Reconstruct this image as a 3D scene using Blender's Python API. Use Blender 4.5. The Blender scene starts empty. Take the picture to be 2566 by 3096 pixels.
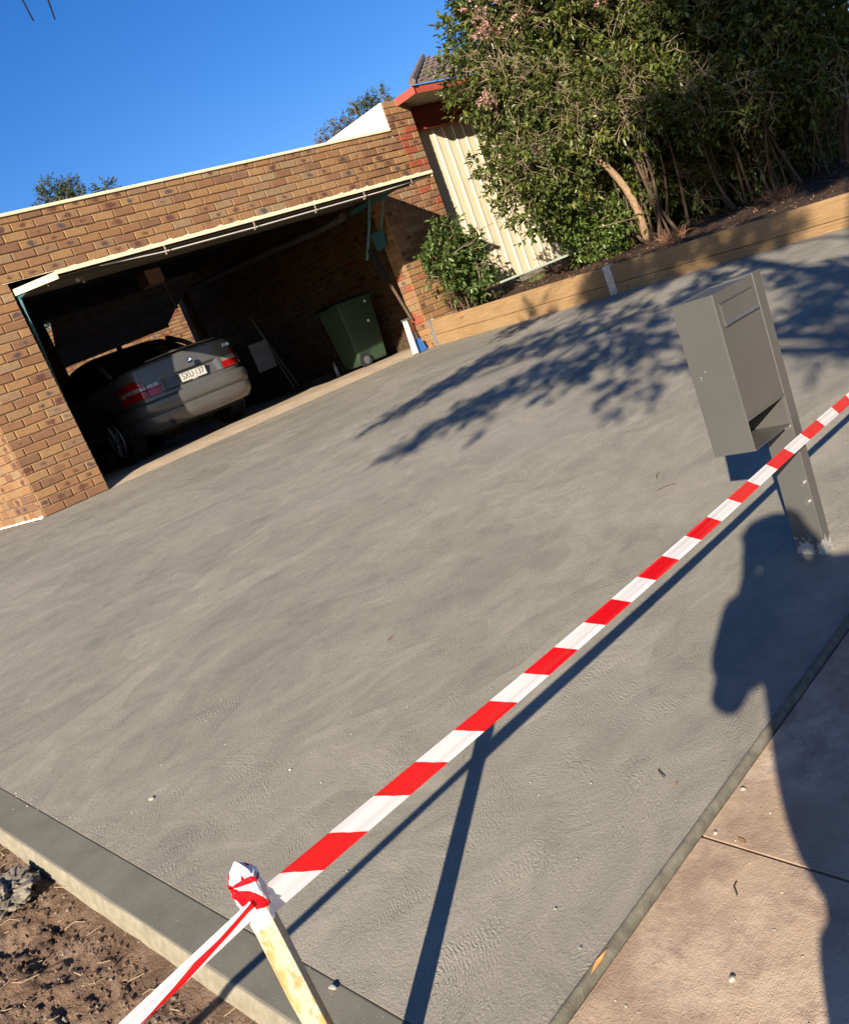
import bpy, math, random
import numpy as np
from mathutils import Vector, Matrix, noise
R = math.radians
random.seed(7)
rng = np.random.default_rng(7)
scene = bpy.context.scene
C = scene.collection

# ------------------------------------------------------------------ camera
cam_d = bpy.data.cameras.new('camera'); cam = bpy.data.objects.new('camera', cam_d); C.objects.link(cam)
CAM = Vector((-3.546, -9.0865, 0.4307)); YAW, PIT, ROL = 0.6465, -0.2693, -0.3849
fw = Vector((math.sin(YAW)*math.cos(PIT), math.cos(YAW)*math.cos(PIT), math.sin(PIT)))
rt0 = fw.cross(Vector((0, 0, 1))).normalized(); up0 = rt0.cross(fw)
rt = rt0*math.cos(ROL) + up0*math.sin(ROL); up = -rt0*math.sin(ROL) + up0*math.cos(ROL)
m = Matrix((rt, up, -fw)).transposed().to_4x4(); m.translation = CAM
cam.matrix_world = m
cam_d.sensor_fit = 'HORIZONTAL'; cam_d.sensor_width = 36; cam_d.lens = 36*2700.4/2566
cam_d.shift_y = 207.7/2566; cam_d.clip_start = 0.02; cam_d.clip_end = 600
scene.camera = cam

# ------------------------------------------------------------------ light
SUN = Vector((1.66, 1.0, -0.73)).normalized()
EL = math.asin(-SUN.z); ROT = math.atan2(-SUN.x, -SUN.y)
w = bpy.data.worlds.new('World'); scene.world = w; w.use_nodes = True
nt = w.node_tree; sky = nt.nodes.new('ShaderNodeTexSky'); sky.sky_type = 'NISHITA'; sky.sun_disc = False
sky.sun_elevation = EL; sky.sun_rotation = ROT % (2*math.pi); sky.altitude = 50; sky.air_density = 1.0
sky.dust_density = 0.3; sky.ozone_density = 2.5
bg = nt.nodes['Background']; bg.inputs[1].default_value = 0.052
hsv = nt.nodes.new('ShaderNodeHueSaturation'); hsv.inputs['Saturation'].default_value = 1.36; hsv.inputs['Hue'].default_value = 0.505
tint = nt.nodes.new('ShaderNodeMix'); tint.data_type = 'RGBA'; tint.blend_type = 'MULTIPLY'; tint.inputs[0].default_value = 1; tint.inputs[7].default_value = (.92, 1.03, 1.34, 1)
nt.links.new(sky.outputs[0], hsv.inputs['Color']); nt.links.new(hsv.outputs[0], tint.inputs[6]); nt.links.new(tint.outputs[2], bg.inputs[0])
sd = bpy.data.lights.new('sun', 'SUN'); sd.energy = 5.0; sd.angle = R(0.5); sd.color = (1.0, 0.88, 0.72)
so = bpy.data.objects.new('sun', sd); C.objects.link(so); so.rotation_euler = SUN.to_track_quat('-Z', 'Y').to_euler()
scene.view_settings.view_transform = 'Standard'; scene.view_settings.look = 'None'
scene.view_settings.exposure = 1.08; scene.view_settings.gamma = 1; scene.view_settings.use_curve_mapping = False
scene.cycles.max_bounces = 6; scene.cycles.use_denoising = True

# ------------------------------------------------------------------ node helper
class N:
    def __init__(s, name, rough=.7, spec=.5, metal=0., **kw):
        s.m = bpy.data.materials.new(name); s.m.use_nodes = True; s.t = s.m.node_tree
        s.b = s.t.nodes['Principled BSDF']; s.set('Roughness', rough); s.set('Specular IOR Level', spec); s.set('Metallic', metal)
    def set(s, k, v):
        i = s.b.inputs[k]
        if hasattr(v, 'is_output'): s.t.links.new(v, i)
        elif k in ('Base Color', 'Emission Color') and len(v) == 3: i.default_value = (*v, 1)
        else: i.default_value = v
        return s
    def node(s, typ, props=None, **ins):
        n = s.t.nodes.new(typ)
        for k, v in (props or {}).items(): setattr(n, k, v)
        for k, v in ins.items():
            key = int(k[1:]) if k[0] == '_' else k.replace('_', ' ')
            s.lk(v, n.inputs[key])
        return n
    def lk(s, v, i):
        if hasattr(v, 'is_output') and not isinstance(v, (int, float)): s.t.links.new(v, i)
        else:
            if isinstance(v, (tuple, list)) and i.type == 'RGBA' and len(v) == 3: v = (*v, 1)
            i.default_value = v
    def co(s, kind='Object'): return s.node('ShaderNodeTexCoord').outputs[kind]
    def mp(s, v, sc=(1, 1, 1), loc=(0, 0, 0), rot=(0, 0, 0)):
        n = s.node('ShaderNodeMapping', _0=v); n.inputs['Scale'].default_value = sc; n.inputs['Location'].default_value = loc
        n.inputs['Rotation'].default_value = rot; return n.outputs[0]
    def noise(s, v, scale, detail=4, rough=.55, dist=0): return s.node('ShaderNodeTexNoise', None, Vector=v, Scale=scale, Detail=detail, Roughness=rough, Distortion=dist).outputs[0]
    def math(s, op, a, b=0., c=0.): return s.node('ShaderNodeMath', {'operation': op}, _0=a, _1=b, _2=c).outputs[0]
    def vm(s, op, a, b=(0, 0, 0), **k):
        n = s.node('ShaderNodeVectorMath', {'operation': op}, _0=a, _1=b)
        for kk, v in k.items(): s.lk(v, n.inputs[kk])
        return n
    def mix(s, f, a, b, mode='MIX'):
        n = s.t.nodes.new('ShaderNodeMix'); n.data_type = 'RGBA'; n.blend_type = mode
        s.lk(f, n.inputs[0]); s.lk(a, n.inputs[6]); s.lk(b, n.inputs[7]); return n.outputs[2]
    def ramp(s, v, *pts):
        n = s.node('ShaderNodeValToRGB', _0=v); e = n.color_ramp.elements
        while len(e) < len(pts): e.new(.5)
        for el, (p, c) in zip(e, pts):
            el.position = p; el.color = (c, c, c, 1) if isinstance(c, (int, float)) else (*c, 1)
        return n.outputs[0]
    def mr(s, v, a, b, c=0., d=1.):
        n = s.node('ShaderNodeMapRange', None, _0=v, _1=a, _2=b, _3=c, _4=d); return n.outputs[0]
    def bump(s, h, strength=.3, dist=.01, nrm=None):
        n = s.node('ShaderNodeBump', None, Height=h, Strength=strength, Distance=dist)
        if nrm is not None: s.t.links.new(nrm, n.inputs['Normal'])
        s.t.links.new(n.outputs[0], s.b.inputs['Normal']); return n.outputs[0]
    def attr(s, name, out='Fac'): return s.node('ShaderNodeAttribute', {'attribute_name': name}).outputs[out]

def simple(name, col, rough=.6, spec=.5, metal=0., var=.15, scale=8., bump=.0, bscale=60.):
    n = N(name, rough, spec, metal); v = n.co()
    f = n.noise(v, scale, 5)
    d = tuple(c*(1-var) for c in col); l = tuple(min(1, c*(1+var)) for c in col)
    n.set('Base Color', n.ramp(f, (.3, d), (.7, l)))
    if bump: n.bump(n.noise(v, bscale, 4), bump, .004)
    return n.m

# ------------------------------------------------------------------ mesh helpers
class MB:
    def __init__(s): s.v = []; s.f = []; s.mi = []
    def quad(s, *p, mi=0):
        b = len(s.v); s.v += [tuple(q) for q in p]; s.f.append(tuple(range(b, b+len(p)))); s.mi.append(mi); return s
    def box(s, lo, hi, mi=0, M=None, bev=0.):
        x0, y0, z0 = lo; x1, y1, z1 = hi
        if bev > 0:
            bm = __import__('bmesh').new(); __import__('bmesh').ops.create_cube(bm, size=1)
            for v in bm.verts: v.co = Vector((x0+(v.co.x+.5)*(x1-x0), y0+(v.co.y+.5)*(y1-y0), z0+(v.co.z+.5)*(z1-z0)))
            __import__('bmesh').ops.bevel(bm, geom=bm.edges[:]+bm.verts[:], offset=bev, segments=2, affect='EDGES', profile=.6)
            s.add([v.co[:] for v in bm.verts], [[v.index for v in f.verts] for f in bm.faces] if not bm.verts.index_update() else [], mi, M); bm.free(); return s
        P = [(x0, y0, z0), (x1, y0, z0), (x1, y1, z0), (x0, y1, z0), (x0, y0, z1), (x1, y0, z1), (x1, y1, z1), (x0, y1, z1)]
        s.add(P, [(0, 3, 2, 1), (4, 5, 6, 7), (0, 1, 5, 4), (1, 2, 6, 5), (2, 3, 7, 6), (3, 0, 4, 7)], mi, M); return s
    def add(s, vs, fs, mi=0, M=None):
        b = len(s.v)
        s.v += [tuple(M @ Vector(p)) if M else tuple(p) for p in vs]
        for f in fs: s.f.append(tuple(b+i for i in f)); s.mi.append(mi)
        return s
    def tube(s, pts, rad, n=8, mi=0, cap=True):
        pts = [Vector(p) for p in pts]; rr = rad if isinstance(rad, (list, tuple)) else [rad]*len(pts)
        b = len(s.v); ref = Vector((0, 0, 1))
        d0 = (pts[1]-pts[0]).normalized()
        if abs(d0.z) > .9: ref = Vector((1, 0, 0))
        u = d0.cross(ref).normalized()
        for i, p in enumerate(pts):
            d = (pts[min(i+1, len(pts)-1)]-pts[max(i-1, 0)]).normalized()
            u = (u - d*u.dot(d)).normalized(); w_ = d.cross(u)
            for k in range(n):
                a = 2*math.pi*k/n; s.v.append(tuple(p+(u*math.cos(a)+w_*math.sin(a))*rr[i]))
        for i in range(len(pts)-1):
            for k in range(n):
                k2 = (k+1) % n; s.f.append((b+i*n+k, b+i*n+k2, b+(i+1)*n+k2, b+(i+1)*n+k)); s.mi.append(mi)
        if cap:
            s.f.append(tuple(b+k for k in reversed(range(n)))); s.mi.append(mi)
            s.f.append(tuple(b+(len(pts)-1)*n+k for k in range(n))); s.mi.append(mi)
        return s
    def disc(s, c, axis, r, t, n=24, mi=0):
        c = Vector(c); a = Vector(axis).normalized(); return s.tube([c-a*t/2, c+a*t/2], r, n, mi)
    def build(s, name, mats, parent=None, smooth=False, bev=0, sub=0, loc=None):
        me = bpy.data.meshes.new(name); L = Vector(loc) if loc else None
        me.from_pydata([tuple(Vector(p)-L) for p in s.v] if L else s.v, [], s.f)
        for m_ in (mats if isinstance(mats, (list, tuple)) else [mats]): me.materials.append(m_)
        me.polygons.foreach_set('material_index', s.mi)
        if smooth: me.polygons.foreach_set('use_smooth', [True]*len(me.polygons))
        me.update(); o = bpy.data.objects.new(name, me); C.objects.link(o)
        if L: o.location = L
        if parent: attach(o, parent)
        if bev: b = o.modifiers.new('b', 'BEVEL'); b.width = bev; b.segments = 2; b.limit_method = 'ANGLE'; b.angle_limit = R(40)
        if sub: b = o.modifiers.new('s', 'SUBSURF'); b.levels = sub; b.render_levels = sub
        return o
def attach(o, p):
    # children of a thing's Empty, and their own children, are all built in world coordinates
    o.parent = p
    if p.type == 'EMPTY': o.matrix_parent_inverse = (Matrix.Translation(p.location) @ p.rotation_euler.to_matrix().to_4x4()).inverted()
def tag(o, label=None, cat=None, group=None, kind=None):
    if label: o['label'] = label
    if cat: o['category'] = cat
    if group: o['group'] = group
    if kind: o['kind'] = kind
    return o
def thing(name, loc, label, cat, group=None, rz=0):
    o = bpy.data.objects.new(name, None); C.objects.link(o); o.location = loc; o.rotation_euler = (0, 0, rz); o.empty_display_size = .1
    return tag(o, label, cat, group)
def G(x, y):
    yy = min(y, 0.); return yy*(.0862-.008877*x)
def fbm(x, y, s, seed=0): return noise.fractal(Vector((x*s, y*s, seed)), 1.0, 2.0, 4)

# ------------------------------------------------------------------ materials
def concrete():
    n = N('broomed_concrete', .92, .1); v = n.co()
    wv = n.vm('ADD', v, n.vm('SCALE', n.node('ShaderNodeTexNoise', None, Vector=v, Scale=1.3, Detail=2).outputs[1], Scale=.35).outputs[0]).outputs[0]
    hs = []
    for k, (sc, rot, ring) in enumerate(((1.5, .35, 900.), (2.1, 1.1, 1080.))):
        vv = n.mp(wv, (sc, sc*1.7, 0), (3.1*k, 1.7*k, 0), (0, 0, rot*.5))
        vor = n.node('ShaderNodeTexVoronoi', {'voronoi_dimensions': '2D', 'feature': 'F1'}, Vector=vv, Scale=1., Randomness=1.)
        ctr = vor.outputs['Position']
        d = n.vm('SUBTRACT', vv, ctr).outputs[0]
        d2 = n.vm('ADD', d, (.55, -.25, 0)).outputs[0]
        ln = n.vm('LENGTH', d2).outputs['Value']
        wob = n.noise(v, 42, 4, .6)
        ph = n.math('ADD', n.math('MULTIPLY', ln, ring/sc/2), n.math('MULTIPLY', wob, 20.))
        rg = n.math('SINE', ph)
        msk = n.mr(n.noise(n.mp(v, (1, 1.6, 1), (9*k, 2, 0)), 3.4, 3, .6), .48, .60)
        cellfade = n.mr(vor.outputs['Distance'], .15, .6, 1., .25)
        hs.append((n.math('MULTIPLY', n.math('MULTIPLY', rg, msk), cellfade), vor, msk))
    ridge = n.math('ADD', hs[0][0], hs[1][0])
    # trowel laps: sweeping patches, lightly stretched across the slab
    dv = n.vm('ADD', v, n.vm('SCALE', n.node('ShaderNodeTexNoise', None, Vector=v, Scale=.8, Detail=3).outputs[1], Scale=.6).outputs[0]).outputs[0]
    st = n.noise(n.mp(dv, (1.5, 2.5, 1), (0, 0, 0), (0, 0, -.15)), 2.3, 7, .64, 1.1)
    st2 = n.noise(n.mp(v, (1.2, 1.8, 1), (5, 3, 0), (0, 0, .5)), 2.4, 7, .64, 1.8)
    lap = n.node('ShaderNodeTexVoronoi', {'voronoi_dimensions': '2D', 'feature': 'SMOOTH_F1'}, Vector=n.mp(dv, (1.3, 3.2, 0), (1, 5, 0), (0, 0, .2)), Scale=1.1, Smoothness=.12)
    lapc = n.node('ShaderNodeSeparateColor', _0=lap.outputs['Color']).outputs[1]
    grain = n.noise(v, 420, 3, .7); grain2 = n.noise(v, 130, 3, .6); big = n.noise(v, .45, 4)
    f = n.math('ADD', n.math('ADD', n.math('MULTIPLY', st, .45), n.math('MULTIPLY', st2, .43)), n.math('MULTIPLY', lapc, .12))
    col = n.ramp(f, (.33, (.152, .140, .102)), (.44, (.210, .193, .139)), (.56, (.272, .247, .180)), (.68, (.352, .315, .233)))
    pink = n.mr(n.noise(n.mp(v, (1, 1, 1), (4, 4, 0)), .9, 3), .52, .75, 0, .5)
    col = n.mix(pink, col, (.29, .245, .20))
    cell = n.node('ShaderNodeSeparateColor', _0=hs[0][1].outputs['Color']).outputs[0]
    col = n.mix(.13, col, n.ramp(cell, (0., (.15, .145, .13)), (1., (.5, .47, .4))))
    col = n.mix(.22, col, n.ramp(grain, (.35, (.08, .08, .07)), (.7, (.62, .6, .55))))
    col = n.mix(n.mr(n.noise(v, 900, 1), .69, .73, 0., .35), col, (.75, .72, .65))
    n.set('Base Color', col)
    h = n.math('ADD', n.math('ADD', n.math('MULTIPLY', n.math('MULTIPLY', ridge, n.mr(n.noise(v, 55, 2), .35, .6, .0, 1.3)), .38), n.math('MULTIPLY', grain, .8)), n.math('ADD', n.math('MULTIPLY', grain2, .9), n.math('ADD', n.math('MULTIPLY', st, 2.3), n.math('MULTIPLY', lapc, 1.1))))
    n.bump(h, .62, .0042)
    return n.m
M_conc = concrete()
def smooth_conc():
    n = N('smooth_border_concrete', .95, .1); v = n.co()
    f = n.noise(v, 6, 6, .6); g = n.noise(v, 300, 2)
    col = n.ramp(f, (.3, (.140, .133, .105)), (.7, (.195, .184, .145)))
    col = n.mix(n.mr(g, .68, .72, 0, .6), col, (.6, .58, .5))
    n.set('Base Color', col); n.bump(n.math('ADD', f, n.math('MULTIPLY', g, .3)), .25, .003); return n.m
M_border = smooth_conc()
def edge_conc():
    n = N('formed_edge_concrete', .9, .2); v = n.co()
    f = n.noise(v, 25, 6, .65)
    n.set('Base Color', n.ramp(f, (.3, (.20, .175, .125)), (.7, (.31, .275, .20)))); n.bump(n.noise(v, 160, 5, .7), .4, .003); return n.m
M_edge = edge_conc()
def path_conc():
    n = N('old_footpath_concrete', .95, .1); v = n.co()
    br = n.noise(n.mp(v, (3, 160, 1), (0, 0, 0), (0, 0, .12)), 2.2, 3, .6)
    f = n.noise(v, 2.6, 7, .62); g = n.noise(v, 260, 3, .6); d = n.noise(n.mp(v, (1, 1, 1), (3, 7, 0)), 9, 8, .72)
    col = n.ramp(f, (.3, (.36, .262, .172)), (.5, (.48, .365, .252)), (.7, (.61, .495, .37)))
    col = n.mix(n.mr(d, .5, .66, 0, .75), col, (.26, .18, .135))
    sep = n.node('ShaderNodeSeparateXYZ', _0=v).outputs[1]
    dirt = n.math('MULTIPLY', n.mr(sep, -8.35, -7.9, 0, 1), n.mr(n.noise(v, 7, 6, .7), .38, .62, .15, .85))
    col = n.mix(dirt, col, (.24, .165, .12))
    col = n.mix(n.mr(g, .62, .72, 0, .4), col, (.6, .52, .45))
    n.set('Base Color', col)
    h = n.math('ADD', n.math('MULTIPLY', br, .7), n.math('ADD', n.math('MULTIPLY', d, 4.), g))
    n.bump(h, .5, .004); return n.m
M_path = path_conc()
def soil():
    n = N('brown_soil', .95, .15); v = n.co()
    f = n.noise(v, 7, 8, .7); g = n.noise(v, 90, 5, .7)
    col = n.ramp(f, (.3, (.115, .070, .045)), (.5, (.215, .140, .092)), (.7, (.33, .235, .165)))
    col = n.mix(n.mr(g, .55, .7, 0, .6), col, (.3, .215, .16))
    n.set('Base Color', col); n.bump(n.math('ADD', g, n.math('MULTIPLY', f, 2.)), .9, .02); return n.m
M_soil = soil()
M_mulch = simple('dark_mulch', (.055, .036, .025), .95, .1, 0, .5, 20, .8, 50)
def brickm(name, dim=.70):
    n = N(name, .85, .25)
    a = n.attr('bc', 'Color'); s = n.node('ShaderNodeSeparateColor', _0=a)
    r, g, b = s.outputs
    uv = n.node('ShaderNodeUVMap').outputs[0]; v = n.co()
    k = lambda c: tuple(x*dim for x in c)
    base = n.ramp(r, (0., k((.25, .135, .075))), (.25, k((.34, .175, .085))), (.5, k((.40, .225, .10))), (.75, k((.43, .25, .115))), (.9, k((.33, .20, .11))), (1., k((.40, .29, .16))))
    red = n.mr(b, .985, .99)
    base = n.mix(red, base, k((.42, .075, .04)))
    base = n.mix(n.mr(b, .93, .935, 0., n_max := .45), base, k((.42, .13, .07)))
    nz = n.noise(v, 34, 5, .65)
    base = n.mix(n.mr(nz, .45, .75, 0, .35), base, k((.25, .13, .07)))
    # ironstone blotch in the middle of some bricks
    d = n.vm('MULTIPLY', uv, (1., 1.9, 0)).outputs[0]
    dl = n.math('ADD', n.vm('LENGTH', d).outputs['Value'], n.math('MULTIPLY', n.math('SUBTRACT', n.noise(v, 24, 5, .7), .5), .15))
    dl = n.math('ADD', dl, n.math('MULTIPLY', n.math('SUBTRACT', b, .4), .045))
    bl = n.math('MULTIPLY', n.mr(dl, .058, .026, 0, .9), n.mr(g, .66, .68))
    base = n.mix(bl, base, n.mix(n.math('GREATER_THAN', g, .9), k((.13, .055, .045)), k((.085, .07, .085))))
    sp = n.noise(n.mp(v, (1, 1, 1.6)), 85, 3, .7); spm = n.math('MULTIPLY', n.mr(sp, .56, .62, 0, .85), n.mr(n.noise(v, 13, 3), .38, .55))
    base = n.mix(spm, base, k((.12, .06, .035)))
    sc = n.math('MULTIPLY', n.mr(n.noise(v, 60, 5, .7), .54, .62, 0, .55), n.mr(g, .12, .05))
    base = n.mix(sc, base, k((.5, .4, .26)))
    n.set('Base Color', base)
    n.bump(n.math('ADD', nz, n.math('MULTIPLY', n.noise(v, 240, 3), .5)), .35, .004)
    return n.m
M_brick = brickm('clinker_brick'); M_brick_in = brickm('shade_darkened_inner_brick', .2)  # inner copy darkened: the garage's shade is put into its colour
def mortarm(name, c):
    n = N(name, .95, .1); v = n.co()
    n.set('Base Color', n.ramp(n.noise(v, 40, 4), (.3, tuple(x*.8 for x in c)), (.7, tuple(min(1, x*1.15) for x in c)))); n.bump(n.noise(v, 150, 4), .5, .004); return n.m
M_mortar = mortarm('sand_mortar', (.33, .225, .13)); M_mortar_in = mortarm('shade_darkened_inner_mortar', (.12, .095, .065))  # inner mortar darkened too, interior shade painted into the colour
M_cream = simple('cream_painted_steel', (.66, .58, .41), .45, .5, 0, .05, 3)
M_cream2 = simple('cream_trim_paint', (.74, .63, .42), .5, .5, 0, .12, 14)
M_white = simple('white_render', (.86, .83, .72), .7, .3, 0, .03, 3)
M_red = simple('red_fascia_paint', (.36, .075, .05), .5, .4, 0, .12, 6)
M_darkred = simple('dark_red_beam_paint', (.22, .035, .025), .55, .4, 0, .1, 6)
M_soffit = simple('beige_soffit_sheet', (.42, .36, .25), .7, .3, 0, .08, 4)
M_tile = simple('grey_brown_roof_tile', (.16, .125, .11), .85, .2, 0, .3, 9, .5, 60)
M_floor = simple('garage_slab_concrete', (.42, .33, .235), .85, .25, 0, .16, 5, .3, 90)
M_black = simple('black_rubber', (.015, .015, .016), .75, .3, 0, .2, 20)
M_dark = simple('dark_paint_and_shade', (.03, .028, .026), .8, .3, 0, .3, 4)  # near-black; on roof and rafters it paints in the interior shade
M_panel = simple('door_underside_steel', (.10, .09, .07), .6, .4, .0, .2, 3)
M_teal = simple('teal_steel_arm', (.03, .12, .14), .5, .5, 0, .2, 12)
M_galv = N('galvanised_steel', .42, .5, .85); M_galv.set('Base Color', M_galv.ramp(M_galv.node('ShaderNodeTexVoronoi', None, Vector=M_galv.co(), Scale=45.).outputs['Color'], (0, (.38, .40, .41)), (1, (.62, .64, .65)))); M_galv = M_galv.m
M_rod = simple('white_rod_paint', (.6, .58, .52), .45, .5, 0, .1, 8)
def timber():
    n = N('treated_pine', .8, .25); v = n.co()
    gr = n.noise(n.mp(v, (1, 1.2, 34)), 3., 6, .6, .8); big = n.noise(v, 2.2, 3)
    col = n.ramp(gr, (.3, (.17, .10, .045)), (.5, (.25, .152, .070)), (.7, (.32, .21, .105)))
    col = n.mix(n.mr(big, .4, .65, 0, .35), col, (.30, .215, .11))
    kn = n.node('ShaderNodeTexVoronoi', None, Vector=n.mp(v, (1, 1.3, 3)), Scale=1.6).outputs['Distance']
    col = n.mix(n.mr(kn, .10, .05, 0, .8), col, (.17, .07, .025))
    n.set('Base Color', col); n.bump(gr, .35, .005); return n.m
M_pine = timber()
M_stake = simple('stake_dummy', (.5, .38, .2))
def stakem():
    n = N('weathered_hardwood', .9, .15); v = n.co()
    gr = n.noise(n.mp(v, (30, 30, 1.6)), 2.4, 6, .6, .6)
    col = n.ramp(gr, (.3, (.24, .15, .06)), (.5, (.42, .28, .11)), (.7, (.50, .37, .19)))
    cem = n.noise(n.mp(v, (1, 1, .45), (2, 0, .1)), 26, 5, .65)
    col = n.mix(n.mr(cem, .46, .52, 0, .9), col, n.ramp(n.noise(v, 120, 4), (.3, (.32, .29, .22)), (.7, (.52, .47, .36))))
    n.set('Base Color', col); n.bump(n.math('ADD', gr, n.math('MULTIPLY', cem, 2.)), .6, .004); return n.m
M_stake = stakem()
def tapem(name='barrier_tape_film', frac=.5):
    n = N(name, .24, .5); uv = n.node('ShaderNodeUVMap').outputs[0]
    s = n.node('ShaderNodeSeparateXYZ', _0=uv)
    u = n.math('ADD', s.outputs[0], n.math('MULTIPLY', s.outputs[1], 1.15))
    fr = n.math('FRACT', n.math('ADD', n.math('DIVIDE', u, .228), .61))
    red = n.mr(fr, frac-.004, frac+.004)
    n.set('Base Color', n.mix(red, (.80, .005, .012), (.86, .86, .88)))
    n.set('Subsurface Weight', 0.0); n.set('Transmission Weight', 0.)
    tr = n.node('ShaderNodeBsdfTranslucent'); n.t.links.new(n.b.inputs['Base Color'].links[0].from_socket, tr.inputs[0])
    mx = n.node('ShaderNodeMixShader', _0=.12, _1=n.b.outputs[0], _2=tr.outputs[0])
    out = n.t.nodes['Material Output']; n.t.links.new(mx.outputs[0], out.inputs[0])
    return n.m
M_tape = tapem(); M_tape2 = tapem('folded_tape_film', .16)
def leafm(name, dark, light, odd=(.16, .12, .03), rough=.33, trans=.22):
    n = N(name, rough, .5); a = n.attr('rnd', 'Fac'); v = n.co()
    col = n.ramp(a, (0., dark), (.55, tuple((p+q)/2 for p, q in zip(dark, light))), (.92, light), (.97, odd))
    col = n.mix(n.mr(n.noise(v, 3, 3), .4, .65, 0, .4), col, dark)
    n.set('Base Color', col)
    tr = n.node('ShaderNodeBsdfTranslucent'); n.t.links.new(col, tr.inputs[0])
    mx = n.node('ShaderNodeMixShader', _0=trans, _1=n.b.outputs[0], _2=tr.outputs[0])
    n.t.links.new(mx.outputs[0], n.t.nodes['Material Output'].inputs[0]); return n.m
M_leaf = leafm('glossy_hedge_leaf', (.028, .05, .013), (.19, .215, .045), (.28, .13, .05))
M_leaf2 = leafm('bright_shrub_leaf', (.05, .085, .018), (.17, .24, .05), (.2, .2, .05))
M_leaf3 = leafm('shrub_leaf', (.04, .07, .018), (.14, .20, .05), (.24, .1, .04))
M_flower = leafm('pinkish_flower_head', (.42, .22, .18), (.62, .42, .34), (.35, .1, .07), .7)
M_far = leafm('distant_tree_leaf', (.05, .07, .03), (.14, .16, .07), (.24, .12, .08), .6)
M_far2 = leafm('russet_tree_leaf', (.10, .085, .055), (.20, .17, .11), (.26, .13, .10), .6)
def barkm(name, c):
    n = N(name, .9, .15); v = n.co(); g = n.noise(n.mp(v, (30, 30, 5)), 1.5, 6, .65)
    n.set('Base Color', n.ramp(g, (.32, tuple(x*.45 for x in c)), (.62, c), (.8, tuple(min(1, x*1.4) for x in c)))); n.bump(g, .7, .012); return n.m
M_bark = barkm('shrub_bark', (.12, .083, .055)); M_twig = barkm('dry_twig', (.30, .235, .145)); M_treebark = barkm('tree_bark', (.13, .10, .08))
M_mail = N('charcoal_powdercoat', .42, .5, .35)
_v = M_mail.co(); M_mail.set('Base Color', M_mail.mix(M_mail.mr(M_mail.noise(_v, 60, 3, .7), .71, .73, 0, .6), M_mail.ramp(M_mail.noise(_v, 3, 4), (.3, (.100, .099, .090)), (.7, (.122, .120, .109))), (.5, .5, .47)))
M_mail = M_mail.m
M_mailpost = N('worn_post_paint', .45, .5, .35)
_v = M_mailpost.co(); _z = M_mailpost.node('ShaderNodeSeparateXYZ', _0=_v).outputs[2]
_wear = M_mailpost.math('GREATER_THAN', M_mailpost.math('ADD', M_mailpost.noise(_v, 38, 6, .7), M_mailpost.mr(_z, -.74, -.60, .16, -.3)), .5)
M_mailpost.set('Base Color', M_mailpost.mix(_wear, (.11, .109, .099), (.42, .41, .37))); M_mailpost = M_mailpost.m
M_hook = simple('dull_hook_metal', (.34, .27, .19), .6)
M_chrome = simple('bright_metal', (.8, .8, .8), .18, .5, 1., .02)
M_peb = simple('pale_stone', (.40, .37, .30), .85, .3, 0, .25, 40)
M_clod = simple('grey_mortar_lump', (.19, .165, .125), .95, .2, 0, .35, 25, .8, 60)

# ================================================================== SETTING
# driveway slab: a twisted sheet with thickness (front apron of the garage)
def sheet(name, mat, x0, x1, y0, y1, nx, ny, zf, thick=0., mats=None):
    mb = MB()
    for j in range(ny+1):
        for i in range(nx+1):
            x = x0+(x1-x0)*i/nx; y = y0+(y1-y0)*j/ny; mb.v.append((x, y, zf(x, y)))
    for j in range(ny):
        for i in range(nx):
            a = j*(nx+1)+i; mb.f.append((a, a+1, a+nx+2, a+nx+1)); mb.mi.append(0)
    if thick:
        ring = [(i, 0) for i in range(nx+1)]+[(nx, j) for j in range(1, ny+1)]+[(i, ny) for i in range(nx-1, -1, -1)]+[(0, j) for j in range(ny-1, 0, -1)]
        b = len(mb.v)
        for i, j in ring:
            p = mb.v[j*(nx+1)+i]; mb.v.append((p[0], p[1], p[2]-thick))
        k = len(ring)
        for q in range(k):
            a0 = ring[q][1]*(nx+1)+ring[q][0]; a1 = ring[(q+1) % k][1]*(nx+1)+ring[(q+1) % k][0]
            mb.f.append((a0, b+q, b+(q+1) % k, a1)); mb.mi.append(1 if mats else 0)
    return mb.build(name, mats or mat, smooth=not thick)
DX0, DY0 = -2.975, -7.9
def shear(o, x_ref=DX0, x_far=4.985):
    for v in o.data.vertices:
        t = min(1, max(0, (x_far-v.co.x)/(x_far-x_ref))); v.co.x += -.047*(min(v.co.y, 0)+6.2)*t**3
drv = sheet('driveway', None, DX0, 4.985, DY0+.004, 0.0, 60, 60, G, .12, [M_conc, M_edge]); tag(drv, kind='structure'); shear(drv)
drv2 = sheet('driveway', None, DX0, -.72, 0.004, 3.2, 8, 8, lambda x, y: 0., .12, [M_conc, M_edge]); tag(drv2, kind='structure'); shear(drv2)
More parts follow.
